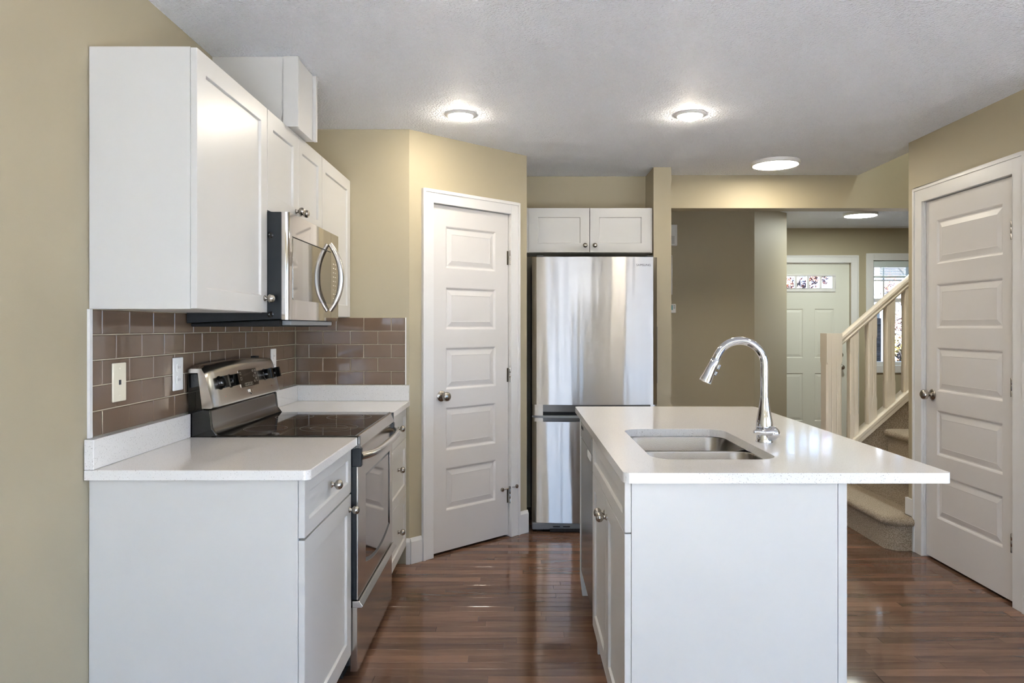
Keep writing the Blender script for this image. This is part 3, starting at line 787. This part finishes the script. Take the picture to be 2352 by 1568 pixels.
bm = BM(); prism(bm, [(-0.620, 0.2625), (DX1-0.002, 0.2625), (DX1+0.016, 0.262), (DX1+0.020, 0.268), (DX1+0.006, 0.287), (-0.620, 0.287)], RY0+0.002, RY1-0.002, 'y'); obj('drawer_lip', bm, M['steel'], dw, bevel=0.002)

# ---------------------------------------------------------------- microwave
t = thing('microwave', 'stainless steel over-the-range microwave hung under the short wall cabinet', 'microwave', (-1.05, 3.1, 1.323))
MX = -0.858
bm = BM(); prism(bm, [(XL+0.012, 1.333), (-0.885, 1.349), (-0.885, 1.752), (XL+0.012, 1.752)], RY0, RY1, 'y'); obj('body', bm, M['black'], t, bevel=0.002)
bm = BM(); prism(bm, [(-1.235, 1.320), (-0.90, 1.320), (-0.90, 1.3465), (-1.235, 1.332)], RY0+0.02, RY1-0.03, 'y'); obj('vent_base', bm, M['rubber'], t, bevel=0.004)
bm = BM(); box(bm, -0.899, -0.864, RY0+0.05, RY1-0.10, 1.325, 1.344); obj('lamp_cover', bm, M['grey_plastic'], t, bevel=0.003)
GY = 3.338
def mw_front(y0, y1, rounded):
    P = []
    if rounded:
        for i in range(8):
            a = i/7*PI/2; P.append((MX-0.014+0.014*math.sin(a), y0+0.014-0.014*math.cos(a)))
    else: P.append((MX, y0))
    P += [(MX, y1), (-0.8845, y1), (-0.8845, y0)]
    b = BM(); prism(b, P, 1.346, 1.752); return b
md = obj('door', mw_front(RY0+0.001, GY-0.001, True), M['steel_mirror'], t, sm=30)
cp = obj('control_panel', mw_front(GY+0.001, RY1-0.001, False), M['steel_mirror'], t)
M['mw_glass'] = mat('smoked_mirror_glass', (0.36, 0.335, 0.305, 1), 0.04, 1.0)
bm = BM(); prism(bm, rrect(2.767, GY-0.008, 1.424, 1.660, 0.006, 3), MX+0.0002, MX+0.0015, 'x'); obj('door_window', bm, M['mw_glass'], md)
bm = BM(); prism(bm, [(2.765, 1.6615), (GY-0.004, 1.6615), (GY-0.004, 1.6645), (2.765, 1.6645)], MX+0.0002, MX+0.0018, 'x'); obj('window_seam', bm, M['rubber'], md)
bm = BM(); pts = []; hw = []
for i in range(27):
    u = i/26; s = 2*u-1
    pts.append((MX+0.006+0.050*(1-abs(s)**2.2), 3.302, 1.544+0.152*s)); hw.append(0.0135-0.0035*abs(s)**3)
tube(bm, pts, hw, 14); obj('door_handle', bm, M['steel'], md, sm=50)
for r in range(9):
    for c in range(2):
        bm = BM(); box(bm, MX, MX+0.0006, 3.375+c*0.035, 3.393+c*0.035, 1.45+r*0.02, 1.454+r*0.02); obj('key', bm, M['print'], cp)
for z in (1.664, 1.366):
    bm = BM(); lathe(bm, [(0.0115, 0), (0.0115, 0.002), (0.007, 0.0045), (0.005, 0.003), (0, 0.003)], (-0.926, RY0+0.0005, z), (0, -1, 0), 16); obj('side_screw', bm, M['gloss_black'], t, sm=40)

# ---------------------------------------------------------------- refrigerator alcove
t = thing('refrigerator', 'large stainless steel bottom-freezer refrigerator in the alcove behind the island', 'refrigerator', (0.507, 5.0, 0))
FL, FR, FF = 0.099, 0.915, 4.700
bm = BM(); box(bm, FL+0.004, FR-0.004, 4.775, 5.335, 0.02, 1.755); obj('cabinet_body', bm, M['dark_grey'], t, bevel=0.004)
def fr_profile(x0, x1, depth=0.070):
    P = []; n = 28; c = (FL+FR)/2; hw = (FR-FL)/2
    for i in range(n+1):
        x = x0+(x1-x0)*i/n; u = (x-c)/hw
        y = FF-0.026*(1-u*u)
        d = min(x-FL, FR-x)
        if d < 0.022: y += 0.022-math.sqrt(max(0, 0.022**2-(0.022-d)**2))
        P.append((x, y))
    P += [(x1, FF+depth), (x0, FF+depth)]
    return P
def fr_door(name, zs, x0=FL, x1=FR, m=None, parent=t):
    b = BM(); prism(b, fr_profile(x0, x1), zs[0], zs[1]); return obj(name, b, m or M['steel_fridge'], parent, sm=25)
up = fr_door('fresh_food_door', (0.814, 1.772))
fr_door('door_foot', (0.744, 0.8138), FL, 0.170, parent=up); fr_door('door_foot', (0.744, 0.8138), 0.868, FR, parent=up)
bm = BM(); prism(bm, [(0.1705, FF-0.010), (0.8675, FF-0.010), (0.8675, FF+0.068), (0.1705, FF+0.068)], 0.768, 0.8135); obj('handle_recess', bm, M['handle'], up)
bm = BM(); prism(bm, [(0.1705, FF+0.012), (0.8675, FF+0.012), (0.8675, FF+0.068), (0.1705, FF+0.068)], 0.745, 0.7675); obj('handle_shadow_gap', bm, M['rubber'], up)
lo = fr_door('freezer_door', (0.055, 0.704))
fr_door('door_foot', (0.7042, 0.728), FL, 0.170, parent=lo); fr_door('door_foot', (0.7042, 0.728), 0.868, FR, parent=lo)
bm = BM(); prism(bm, [(0.1705, FF+0.010), (0.8675, FF+0.010), (0.8675, FF+0.068), (0.1705, FF+0.068)], 0.7045, 0.7285); obj('handle_recess', bm, M['handle'], lo)
bm = BM(); prism(bm, fr_profile(FL+0.001, FR-0.001, 0.068), 0.7295, 0.7430); obj('divider_bar', bm, M['grey_plastic'], t, sm=30)
bm = BM()
hexa(bm, [(FL, 4.70, 0.012), (FR, 4.70, 0.012), (FR, 4.775, 0.012), (FL, 4.775, 0.012)], [(FL, 4.69, 0.053), (FR, 4.69, 0.053), (FR, 4.775, 0.053), (FL, 4.775, 0.053)])
g = obj('base_grille', bm, M['grey_plastic'], t, bevel=0.008, seg=3)
bm = BM(); box(bm, 0.215, 0.80, 4.688, 4.70, 0.004, 0.020); obj('grille_recess', bm, M['rubber'], g)
for x in (0.235, 0.300): 
    bm = BM(); box(bm, x, x+0.045, 4.6905, 4.6925, 0.030, 0.036); obj('grille_slot', bm, M['rubber'], g)
for x in (FL+0.05, FR-0.05):
    bm = BM(); lathe(bm, [(0.02, 0), (0.02, 0.02)], (x, 4.75, 0.0005), (0, 0, 1), 16); obj('foot', bm, M['rubber'], t)
for x in (FL+0.03, FR-0.07):
    bm = BM(); box(bm, x, x+0.045, 4.72, 4.80, 1.756, 1.785); obj('hinge_cover', bm, M['dark_grey'], t, bevel=0.004)
bm = BM(); box(bm, FR-0.003, FR+0.005, 4.735, 4.775, 0.95, 1.32); obj('side_trim', bm, M['dark_grey'], up)
cu = bpy.data.curves.new('brand_text', 'FONT'); cu.body = 'SAMSUNG'; cu.size = 0.026; cu.extrude = 0.0003; cu.align_x = 'CENTER'; cu.space_character = 1.08
to = bpy.data.objects.new('brand_text', cu); COL.objects.link(to)
me = bpy.data.meshes.new_from_object(to.evaluated_get(bpy.context.evaluated_depsgraph_get())); bpy.data.objects.remove(to)
bm = BM(); bm.from_mesh(me); bpy.data.meshes.remove(me)
sxs = [v.co.x for v in bm.verts]; sc_ = 0.094/(max(sxs)-min(sxs))
xc = 0.822; u = (xc-(FL+FR)/2)/((FR-FL)/2); slope = math.atan(0.052*u/((FR-FL)/2))
xf(bm, Matrix.Translation((xc, FF-0.026*(1-u*u)-0.0012, 1.713)) @ Matrix.Rotation(slope, 4, 'Z') @ Matrix.Rotation(PI/2, 4, 'X') @ Matrix.Scale(sc_, 4))
obj('brand_mark', bm, M['logo'], up)

t = thing('wall_cabinet', 'two-door white wall cabinet over the refrigerator in the alcove', 'cabinet', (0.51, 5.2, 1.835))
bm = BM()
box(bm, 0.069, 0.087, 5.064, 5.340, 1.836, 2.149); box(bm, 0.930, 0.948, 5.064, 5.340, 1.836, 2.149)
box(bm, 0.087, 0.930, 5.064, 5.340, 1.836, 1.854); box(bm, 0.087, 0.930, 5.064, 5.340, 2.131, 2.149); box(bm, 0.087, 0.930, 5.332, 5.340, 1.854, 2.131)
obj('carcass', bm, M['cab'], t)
for (a, b, kx) in ((0.083, 0.5065, 0.475), (0.5105, 0.934, 0.543)):
    s = shaker(b-a, 0.309, fr=0.064); xf(s, place(a, 5.043, 1.838, 0)); d = obj('door', s, M['cab'], t, bevel=0.0012); knob(d, (kx, 5.043, 1.885), (0, -1, 0))
bm = BM(); box(bm, 0.070, 0.081, 5.046, 5.063, 1.836, 2.149); obj('filler_strip', bm, M['cab'], t)

# ---------------------------------------------------------------- island
IX0, IX1, IY0, IY1 = 0.303, 1.236, 2.052, 3.765
t = thing('island_countertop', 'white quartz island countertop with an undermount sink cut-out and seating overhang', 'countertop', (0.77, 2.9, 0.875))
bm = BM()
outer = rrect(IX0, IX1, IY0, IY1, 0.022, 6, (1, 0.7, 1, 1))
SKX0, SKX1, SKY0, SKY1 = 0.428, 0.828, 2.262, 2.938
cut = rrect(SKX0, SKX1, SKY0, SKY1, 0.075, 8)
def face_with_hole(z):
    vo = [bm.verts.new((a, b, z)) for a, b in outer]; vi = [bm.verts.new((a, b, z)) for a, b in cut]
    e1 = [bm.edges.new((vo[i], vo[(i+1) % len(vo)])) for i in range(len(vo))]; e2 = [bm.edges.new((vi[i], vi[(i+1) % len(vi)])) for i in range(len(vi))]
    bmesh.ops.triangle_fill(bm, edges=e1+e2, use_beauty=True); return vo, vi
f_ = face_with_hole(0.905); k_ = face_with_hole(0.875)
for a, b in zip(f_, k_):
    for i in range(len(a)): bm.faces.new((a[i], a[(i+1) % len(a)], b[(i+1) % len(a)], b[i]))
obj('slab', bm, M['quartz'], t, bevel=0.003)

t = thing('island_cabinet', 'white island sink cabinet with two doors under the quartz island top', 'cabinet', (0.64, 2.5, 0))
CX0, CX1 = 0.3295, 0.922
bm = BM()
box(bm, CX0, CX1, 2.078, 2.096, 0.0005, 0.8745); box(bm, CX0, CX1, 2.942, 2.960, 0.0005, 0.8745)
box(bm, CX0, CX1, 2.096, 2.942, 0.10, 0.118); box(bm, CX1-0.012, CX1, 2.096, 2.942, 0.118, 0.8745); box(bm, CX0+0.06, CX0+0.075, 2.096, 2.942, 0.0005, 0.10)
obj('carcass', bm, M['cab'], t, bevel=0.0008)
XI = 0.310
def front_mx(b, y1, z): xf(b, place(XI, y1, z, -90)); return b
obj('false_drawer_front', front_mx(shaker(0.876, 0.144, fr=0.045), 2.956, 0.7275), M['cab'], t, bevel=0.0012)
d = obj('door', front_mx(shaker(0.436, 0.622, fr=0.06), 2.516, 0.102), M['cab'], t, bevel=0.0012); knob(d, (XI, 2.486, 0.665), (-1, 0, 0))
d = obj('door', front_mx(shaker(0.436, 0.622, fr=0.06), 2.956, 0.102), M['cab'], t, bevel=0.0012); knob(d, (XI, 2.550, 0.665), (-1, 0, 0))
tag(struct_ := obj('island_back_panel', (lambda b: (box(b, 0.9235, 0.949, 2.078, 3.600, 0.0005, 0.8745), b)[1])(BM()), M['cab'], bevel=0.001),
    'long white panel closing the seating side of the island under the overhang', 'panel')
bm = BM(); prism(bm, [(0.330, 0.105), (0.9225, 0.0005), (0.9225, 0.8745), (0.312, 0.8745), (0.312, 0.105)][::1], 3.580, 3.600, 'y'); bm.free()
bm = BM(); prism(bm, [(0.385, 0.0005), (0.9225, 0.0005), (0.9225, 0.8745), (0.314, 0.8745), (0.314, 0.085), (0.325, 0.0005)], 3.581, 3.600, 'y')
tag(obj('island_end_panel', bm, M['cab'], bevel=0.001), 'thin white end panel at the far end of the island past the dishwasher', 'panel')

t = thing('dishwasher', 'dark stainless dishwasher built into the island beside the sink cabinet', 'dishwasher', (0.62, 3.27, 0))
bm = BM(); box(bm, 0.345, 0.915, 2.966, 3.576, 0.09, 0.870); obj('tub', bm, M['dark_grey'], t)
bm = BM(); box(bm, 0.318, 0.344, 2.967, 3.575, 0.115, 0.775); dd = obj('door', bm, M['steel_dark'], t, bevel=0.004)
bm = BM(); box(bm, 0.316, 0.344, 2.967, 3.575, 0.778, 0.868); cpn = obj('control_panel', bm, M['steel_dark'], t, bevel=0.004)
bm = BM(); box(bm, 0.3145, 0.3158, 3.45, 3.53, 0.825, 0.838); obj('vent_slot', bm, M['rubber'], cpn)
bm = BM(); prism(bm, rrect(3.10, 3.24, 0.74, 0.772, 0.012, 4), 0.3158, 0.3176, 'x'); obj('energy_sticker', bm, M['white_plastic'], dd)
bm = BM(); box(bm, 0.3145, 0.3158, 2.99, 3.075, 0.786, 0.845); obj('key_panel', bm, M['grey_plastic'], cpn)
bm = BM(); box(bm, 0.40, 0.42, 2.967, 3.575, 0.0005, 0.089); obj('kick_plate', bm, M['rubber'], t)

# sink
t = thing('kitchen_sink', 'double-bowl stainless steel undermount sink in the island top', 'sink', (0.63, 2.6, 0.69))
def bowl(y0, y1):
    x0, x1 = SKX0-0.006, SKX1+0.006
    bm = BM(); secs = []
    for (ins, z, r) in ((-0.010, 0.8735, 0.078), (0.0, 0.8735, 0.07), (0.002, 0.868, 0.07), (0.008, 0.74, 0.062), (0.014, 0.715, 0.055), (0.035, 0.702, 0.045)):
        iy = max(ins, -0.004)
        secs.append([(a, b, z) for a, b in rrect(x0+ins, x1-ins, y0+iy, y1-iy, r, 8)])
    rows = loft(bm, secs, True, False); bm.faces.new(rows[-1])
    return bm
b1 = obj('bowl', bowl(2.258, 2.590), M['sink'], t, sm=45); b2 = obj('bowl', bowl(2.602, 2.942), M['sink'], t, sm=45)
for bo, yy in ((b1, 2.42), (b2, 2.77)):
    bm = BM(); lathe(bm, [(0.042, 0), (0.044, 0.002), (0.036, 0.003), (0.030, 0.0005), (0, 0.0005)], (0.63, yy, 0.7025), (0, 0, 1), 24); obj('drain', bm, M['steel'], bo, sm=40)

# faucet
FXc, FYc = 0.892, 2.605
t = thing('kitchen_faucet', 'polished chrome gooseneck pull-down faucet standing behind the island sink', 'faucet', (FXc, FYc, 0.905))
bm = BM(); lathe(bm, [(0.030, 0.0005), (0.030, 0.004), (0.0285, 0.007), (0.0285, 0.040), (0.030, 0.052), (0.0285, 0.075), (0.0235, 0.10), (0.0165, 0.145), (0.0155, 0.160), (0.0, 0.160)], (FXc, FYc, 0.905), (0, 0, 1), 32)
obj('body', bm, M['chrome'], t, sm=40)
R = 0.088; zc = 1.284-0.0145-R
pts = [(FXc, FYc, 1.060+i*(zc-1.060)/6) for i in range(7)]
for i in range(1, 25):
    a = i/24*math.radians(158); pts.append((FXc-R+R*math.cos(a), FYc, zc+R*math.sin(a)))
end = Vector(pts[-1]); dirn = (Vector(pts[-1])-Vector(pts[-2])).normalized()
pts.append(tuple(end+dirn*0.012))
bm = BM(); tube(bm, pts, 0.0145, 20); obj('spout', bm, M['chrome'], t, sm=50)
bm = BM(); o_ = end+dirn*0.0125
lathe(bm, [(0.0150, 0), (0.0165, 0.002), (0.0172, 0.030), (0.0195, 0.060), (0.0225, 0.084), (0.0225, 0.090), (0.018, 0.091), (0, 0.089)], o_, dirn, 28)
sh = obj('spray_head', bm, M['chrome'], t, sm=40)
side = Vector((-dirn.z, 0, dirn.x)); side = side if side.x > 0 else -side
for (h0, h1) in ((0.012, 0.032), (0.040, 0.056)):
    bm = BM(); p = o_+side*0.016
    u = dirn; v = Vector((0, 1, 0))
    a = [p+u*h+v*s for h, s in ((h0, -0.007), (h1, -0.007), (h1, 0.007), (h0, 0.007))]
    hexa(bm, a, [q+side*0.009 for q in a]); obj('spray_button', bm, M['chrome'], sh, bevel=0.003)
bm = BM()
hb = Vector((FXc+0.020, FYc-0.026, 0.940))
bmesh.ops.create_uvsphere(bm, u_segments=24, v_segments=14, radius=0.026, matrix=Matrix.Translation(hb))
hv = obj('handle_hub', bm, M['chrome'], t, sm=80)
bm = BM(); tube(bm, [hb+Vector((-0.004, -0.012, 0.006)), hb+Vector((-0.030, -0.024, 0.006)), hb+Vector((-0.066, -0.030, 0.009)), hb+Vector((-0.076, -0.031, 0.010))], [0.012, 0.0115, 0.010, 0.006], 16)
obj('lever', bm, M['chrome'], hv, sm=50)

# ---------------------------------------------------------------- ceiling lamps
def downlight(x, y, label, m='lens'):
    t = thing('recessed_downlight', label, 'ceiling light', (x, y, CE), 'recessed ceiling downlights')
    bm = BM(); lathe(bm, [(0.060, -0.001), (0.060, -0.006), (0.066, -0.010), (0.082, -0.005), (0.086, -0.0005), (0.060, -0.0005)], (x, y, CE), (0, 0, 1), 40); obj('trim_ring', bm, M['trim'], t, sm=50)
    bm = BM(); lathe(bm, [(0.0595, -0.002), (0.0595, -0.012), (0.045, -0.022), (0.022, -0.026), (0, -0.028)], (x, y, CE), (0, 0, 1), 36); obj('lens', bm, M[m], t, sm=60)
downlight(-0.294, 3.786, 'glowing recessed ceiling light near the pantry corner on the left')
downlight(0.907, 3.786, 'glowing recessed ceiling light above the island')
downlight(-0.22, 2.24, 'glowing recessed ceiling light above the near counter', 'lens_near')
downlight(1.70, 2.15, 'glowing recessed ceiling light nearest the closet door', 'lens_near')
def disc(x, y, label, r=0.158, z=CE, m='lens_disc'):
    t = thing('disc_ceiling_light', label, 'ceiling light', (x, y, z), 'flush disc ceiling lights')
    bm = BM(); lathe(bm, [(r, -0.0005), (r, -0.018), (r-0.004, -0.024), (r-0.012, -0.026), (r-0.012, -0.0005)], (x, y, z), (0, 0, 1), 48); obj('rim', bm, M['trim'], t, sm=50)
    bm = BM(); lathe(bm, [(r-0.013, -0.005), (r-0.013, -0.026), (0.06, -0.0275), (0, -0.028)], (x, y, z), (0, 0, 1), 48); obj('diffuser', bm, M[m], t, sm=60)
disc(1.742, 4.87, 'flush disc ceiling light in front of the header beam')
disc(3.37, 7.09, 'flush disc ceiling light in the entry foyer before the front door', m='lens_foyer')
disc(3.6, 4.80, 'added unseen disc lamp brightening the upper stairwell wall', 0.158, 5.0, 'lens_cool')  # added out of view, stands in for daylight from upstairs

# ---------------------------------------------------------------- hall wall fittings
HY = 6.60
t = thing('door_chime', 'white rectangular door chime cover high on the hall wall', 'door chime', (1.37, HY, 2.05))
bm = BM(); box(bm, 1.27, 1.456, HY-0.045, HY-0.0005, 2.055, 2.246); obj('cover', bm, M['white_plastic'], t, bevel=0.006)
bm = BM()
for k in range(6): box(bm, 1.30, 1.43, HY-0.0462, HY-0.0452, 2.075+k*0.012, 2.079+k*0.012)
obj('grille', bm, M['grey_plastic'], t)
t = thing('framed_picture', 'dark blue picture edge showing past the alcove wall in the hall', 'picture', (1.18, HY, 1.6))
bm = BM(); box(bm, 0.95, 1.416, HY-0.022, HY-0.0005, 1.612, 1.970); obj('frame', bm, M['white_plastic'], t, bevel=0.002)
bm = BM(); box(bm, 0.96, 1.408, HY-0.024, HY-0.0222, 1.620, 1.962); obj('picture_panel', bm, M['blueglass'], t)
t = thing('thermostat', 'white thermostat with a small green screen on the hall wall', 'thermostat', (1.39, HY, 1.44))
bm = BM(); box(bm, 1.32, 1.448, HY-0.028, HY-0.0005, 1.445, 1.527); obj('housing', bm, M['white_plastic'], t, bevel=0.006)
bm = BM(); box(bm, 1.345, 1.418, HY-0.0292, HY-0.0282, 1.472, 1.515); obj('screen', bm, M['lcd'], t)
bm = BM()
for k in range(4): box(bm, 1.424, 1.438, HY-0.0292, HY-0.0282, 1.484+k*0.009, 1.488+k*0.009)
obj('buttons', bm, M['grey_plastic'], t)

# ---------------------------------------------------------------- staircase and railing
RISE, RUN, SX0 = 0.186, 0.227, 2.213
SY0, SY1 = 4.390, 5.195
t = thing('carpeted_staircase', 'beige carpeted staircase rising to the right behind the closet wall', 'staircase', (3.2, 4.8, 0))
rng = random.Random(11)
def nose_profile(x, z, z_low, x_back):
    """side profile (x,z): riser, round carpeted nose, tread"""
    P = [(x, z_low), (x, z-0.055)]
    for i in range(7):
        a = -PI/2-i/6*PI; P.append((x-0.006+0.024*math.cos(a), z-0.026+0.026*math.sin(a)))
    P += [(x_back, z), (x_back, z_low)]
    return P
NST = 12
for k in range(NST):
    x = SX0+k*RUN; z = 0.2+k*0.2; z = z-0.014
    bm = BM()
    if k == 0:
        # bottom step wraps forward past the end of the closet wall with a clipped corner
        xe = 2.350; c = 0.055; yf = 4.300
        def outline(off):
            return [(x-off, 5.195), (x-off, yf+c-off*0.4), (x+c-off*0.4, yf-off), (xe, yf-off), (xe, SY0+0.002), (x+RUN+0.001, SY0+0.002), (x+RUN+0.001, 5.195)]
        prof_ = [(0.0, 0.0005), (0.0, z-0.056), (0.012, z-0.052), (0.026, z-0.040), (0.030, z-0.026), (0.026, z-0.012), (0.012, z-0.002), (0.0, z)]
        loft(bm, [[(a, b, zz) for a, b in outline(off)] for off, zz in prof_])
    else:
        prism(bm, nose_profile(x, z, max(0.0005, z-0.65), x+RUN+0.001), SY0, SY1, 'y')
    obj('step', bm, M['carpet'], t, sm=50)
# curb wall on the open side: carpeted face and white sloping cap
SL = 0.2/0.227
capz = lambda x: 0.495+SL*(x-2.435)
cx1 = 4.6
bm = BM(); prism(bm, [(2.335, 0.0005), (cx1, 0.0005), (cx1, capz(cx1)), (2.335, capz(2.335))], 5.1955, 5.285, 'y'); obj('curb', bm, M['carpet'], t)

t = thing('stair_railing', 'cream painted stair railing with newel post beside the carpeted stairs', 'railing', (3.2, 5.24, 0.4))
RYc = 5.24
bm = BM()
q = lambda x, dz: (x, capz(x)+dz)
prism(bm, [q(2.340, 0.001), q(cx1, 0.001), q(cx1, 0.030), q(2.340, 0.030)], 5.180, 5.300, 'y')
prism(bm, [q(2.340, -0.035), q(cx1, -0.035), q(cx1, 0.001), q(2.340, 0.001)], 5.182, 5.1950, 'y')
obj('cap_rail', bm, M['rail'], t, bevel=0.003)
def fluted(name, xa, xb, z0, z1, zr0, zr1, top_slope=0.0, bot_slope=0.0, flutes=1):
    """square post with clipped, fluted shaft between zr0 and zr1"""
    w = (xb-xa)/2; c = (xa+xb)/2
    def sec(z, ch, sl):
        P = [(-w, -w+ch), (-w+ch, -w)]
        if flutes:
            for k in range(flutes):
                f0 = (k-(flutes-1)/2)*w*0.62
                d = min(ch, 0.004)
                P += [(f0-0.005, -w), (f0-0.002, -w+d), (f0+0.002, -w+d), (f0+0.005, -w)]
        P += [(w-ch, -w), (w, -w+ch), (w, w-ch), (w-ch, w), (-w+ch, w), (-w, w-ch)]
        return [(c+a, RYc+b, z+sl*a) for a, b in P]
    e_ = 0.0004; ch = 0.22*w
    bm = BM(); loft(bm, [sec(z0, e_, bot_slope), sec(zr0-0.012, e_, 0), sec(zr0+0.012, ch, 0), sec(zr1-0.012, ch, 0), sec(zr1+0.012, e_, 0), sec(z1, e_, top_slope)])
    return obj(name, bm, M['rail'], t)
fluted('newel_post', 2.222, 2.334, 0.187, 1.272, 0.42, 1.06, flutes=2)
hr = lambda x: 1.25+0.876*(x-2.335)
NB = 12
for k in range(NB):
    cx_ = 2.433+k*0.1325
    zt = hr(cx_)-0.076; zb = capz(cx_)+0.0305
    L = zt-zb
    fluted('baluster', cx_-0.0305, cx_+0.0305, zb+0.001, zt, zb+0.17, zt-0.13, top_slope=0.876, bot_slope=SL)
bm = BM()
prof_ = [(-0.030, -0.072), (0.030, -0.072), (0.034, -0.058), (0.026, -0.046), (0.034, -0.030), (0.032, -0.012), (0.018, 0.0), (-0.018, 0.0), (-0.032, -0.012), (-0.034, -0.030), (-0.026, -0.046), (-0.034, -0.058)]
loft(bm, [[(x, RYc+a, hr(x)+b) for a, b in prof_] for x in (2.335, 4.3)])
obj('handrail', bm, M['rail'], t, sm=40)

# ---------------------------------------------------------------- outside
bm = BM(); box(bm, -20, 40, 8.4, 60, -0.55, -0.50); struct('ground', bm, M['ground'])
t = thing('porch_column', 'dark stone porch pillar with a pale post outside the entry window', 'porch column', (4.36, 9.35, -0.5))
bm = BM(); box(bm, 4.42, 4.72, 9.2, 9.6, -0.5, 1.43); obj('stone_base', bm, M['stone'], t, bevel=0.01)
bm = BM(); box(bm, 4.47, 4.67, 9.3, 9.5, 1.43, 3.2); obj('post', bm, M['siding'], t)
def tree(name, label, x, y, h, leaf, seed, spread, nleaf, group=None):
    r = random.Random(seed)
    t = thing(name, label, 'tree', (x, y, -0.5), group)
    bm = BM(); tips = []
    tube(bm, [(x, y, -0.5), (x+0.03, y, h*0.35), (x-0.03, y+0.03, h*0.8)], [0.07, 0.05, 0.025], 8)
    for k in range(34):
        z = 0.1+r.random()*h*0.8; a = r.uniform(0, 2*PI); L = spread*(0.4+0.6*r.random())
        p0 = Vector((x, y, z)); p1 = p0+Vector((math.cos(a)*L*0.5, math.sin(a)*L*0.5, L*0.35)); p2 = p0+Vector((math.cos(a)*L, math.sin(a)*L, L*r.uniform(0.1, 0.75)))
        tube(bm, [p0, p1, p2], [0.018, 0.012, 0.004], 5)
        tips += [(p1, p2)]
        for j in range(3):
            s = p1.lerp(p2, r.random()); e2 = s+Vector((r.uniform(-1, 1), r.uniform(-1, 1), r.uniform(-0.4, 0.8)))*0.35*spread*0.6
            tube(bm, [s, (s+e2)/2, e2], [0.008, 0.006, 0.003], 4); tips += [(s, e2)]
    obj('trunk_and_branches', bm, M['bark'], t, fix=False)
    for nm, m, cnt in (('foliage', leaf[0], nleaf), ('foliage', leaf[1], nleaf//2)):
        bm = BM()
        for k in range(cnt):
            a, b = r.choice(tips); p = a.lerp(b, r.random())+Vector((r.uniform(-1, 1), r.uniform(-1, 1), r.uniform(-1, 1)))*0.12
            u = Vector((r.uniform(-1, 1), r.uniform(-1, 1), r.uniform(-1, 1))).normalized(); v = u.orthogonal().normalized()
            s = r.uniform(0.02, 0.045)
            bm.faces.new([bm.verts.new(q) for q in (p-u*s, p+v*s*0.6, p+u*s, p-v*s*0.6)])
        obj(nm, bm, m, t, fix=False)
tree('autumn_tree', 'bare-branched tree with orange leaves seen through the front door panes', 4.5, 11.6, 4.2, (M['leaf_orange'], M['leaf_red']), 2, 1.5, 4200, 'autumn trees outside the entry')
tree('autumn_tree', 'bare-branched tree with red-brown leaves seen through the entry window', 6.3, 11.5, 4.0, (M['leaf_red'], M['leaf_orange']), 5, 1.4, 2600, 'autumn trees outside the entry')
tree('yellow_shrub', 'low yellow-leaved shrub outside the entry window', 5.35, 10.0, 1.2, (M['leaf_yellow'], M['leaf_yellow']), 8, 0.55, 500)
t = thing('neighbour_house', 'pale house with a blue-grey roof across the street outside', 'house', (10, 30, -0.5))
bm = BM(); box(bm, 8, 26, 28, 36, -0.5, 2.6); obj('wall', bm, M['siding'], t)
bm = BM(); prism(bm, [(27.4, 2.6), (36.6, 2.6), (32, 4.8)], 7.6, 26.4, 'x'); obj('roof', bm, M['roof'], t)
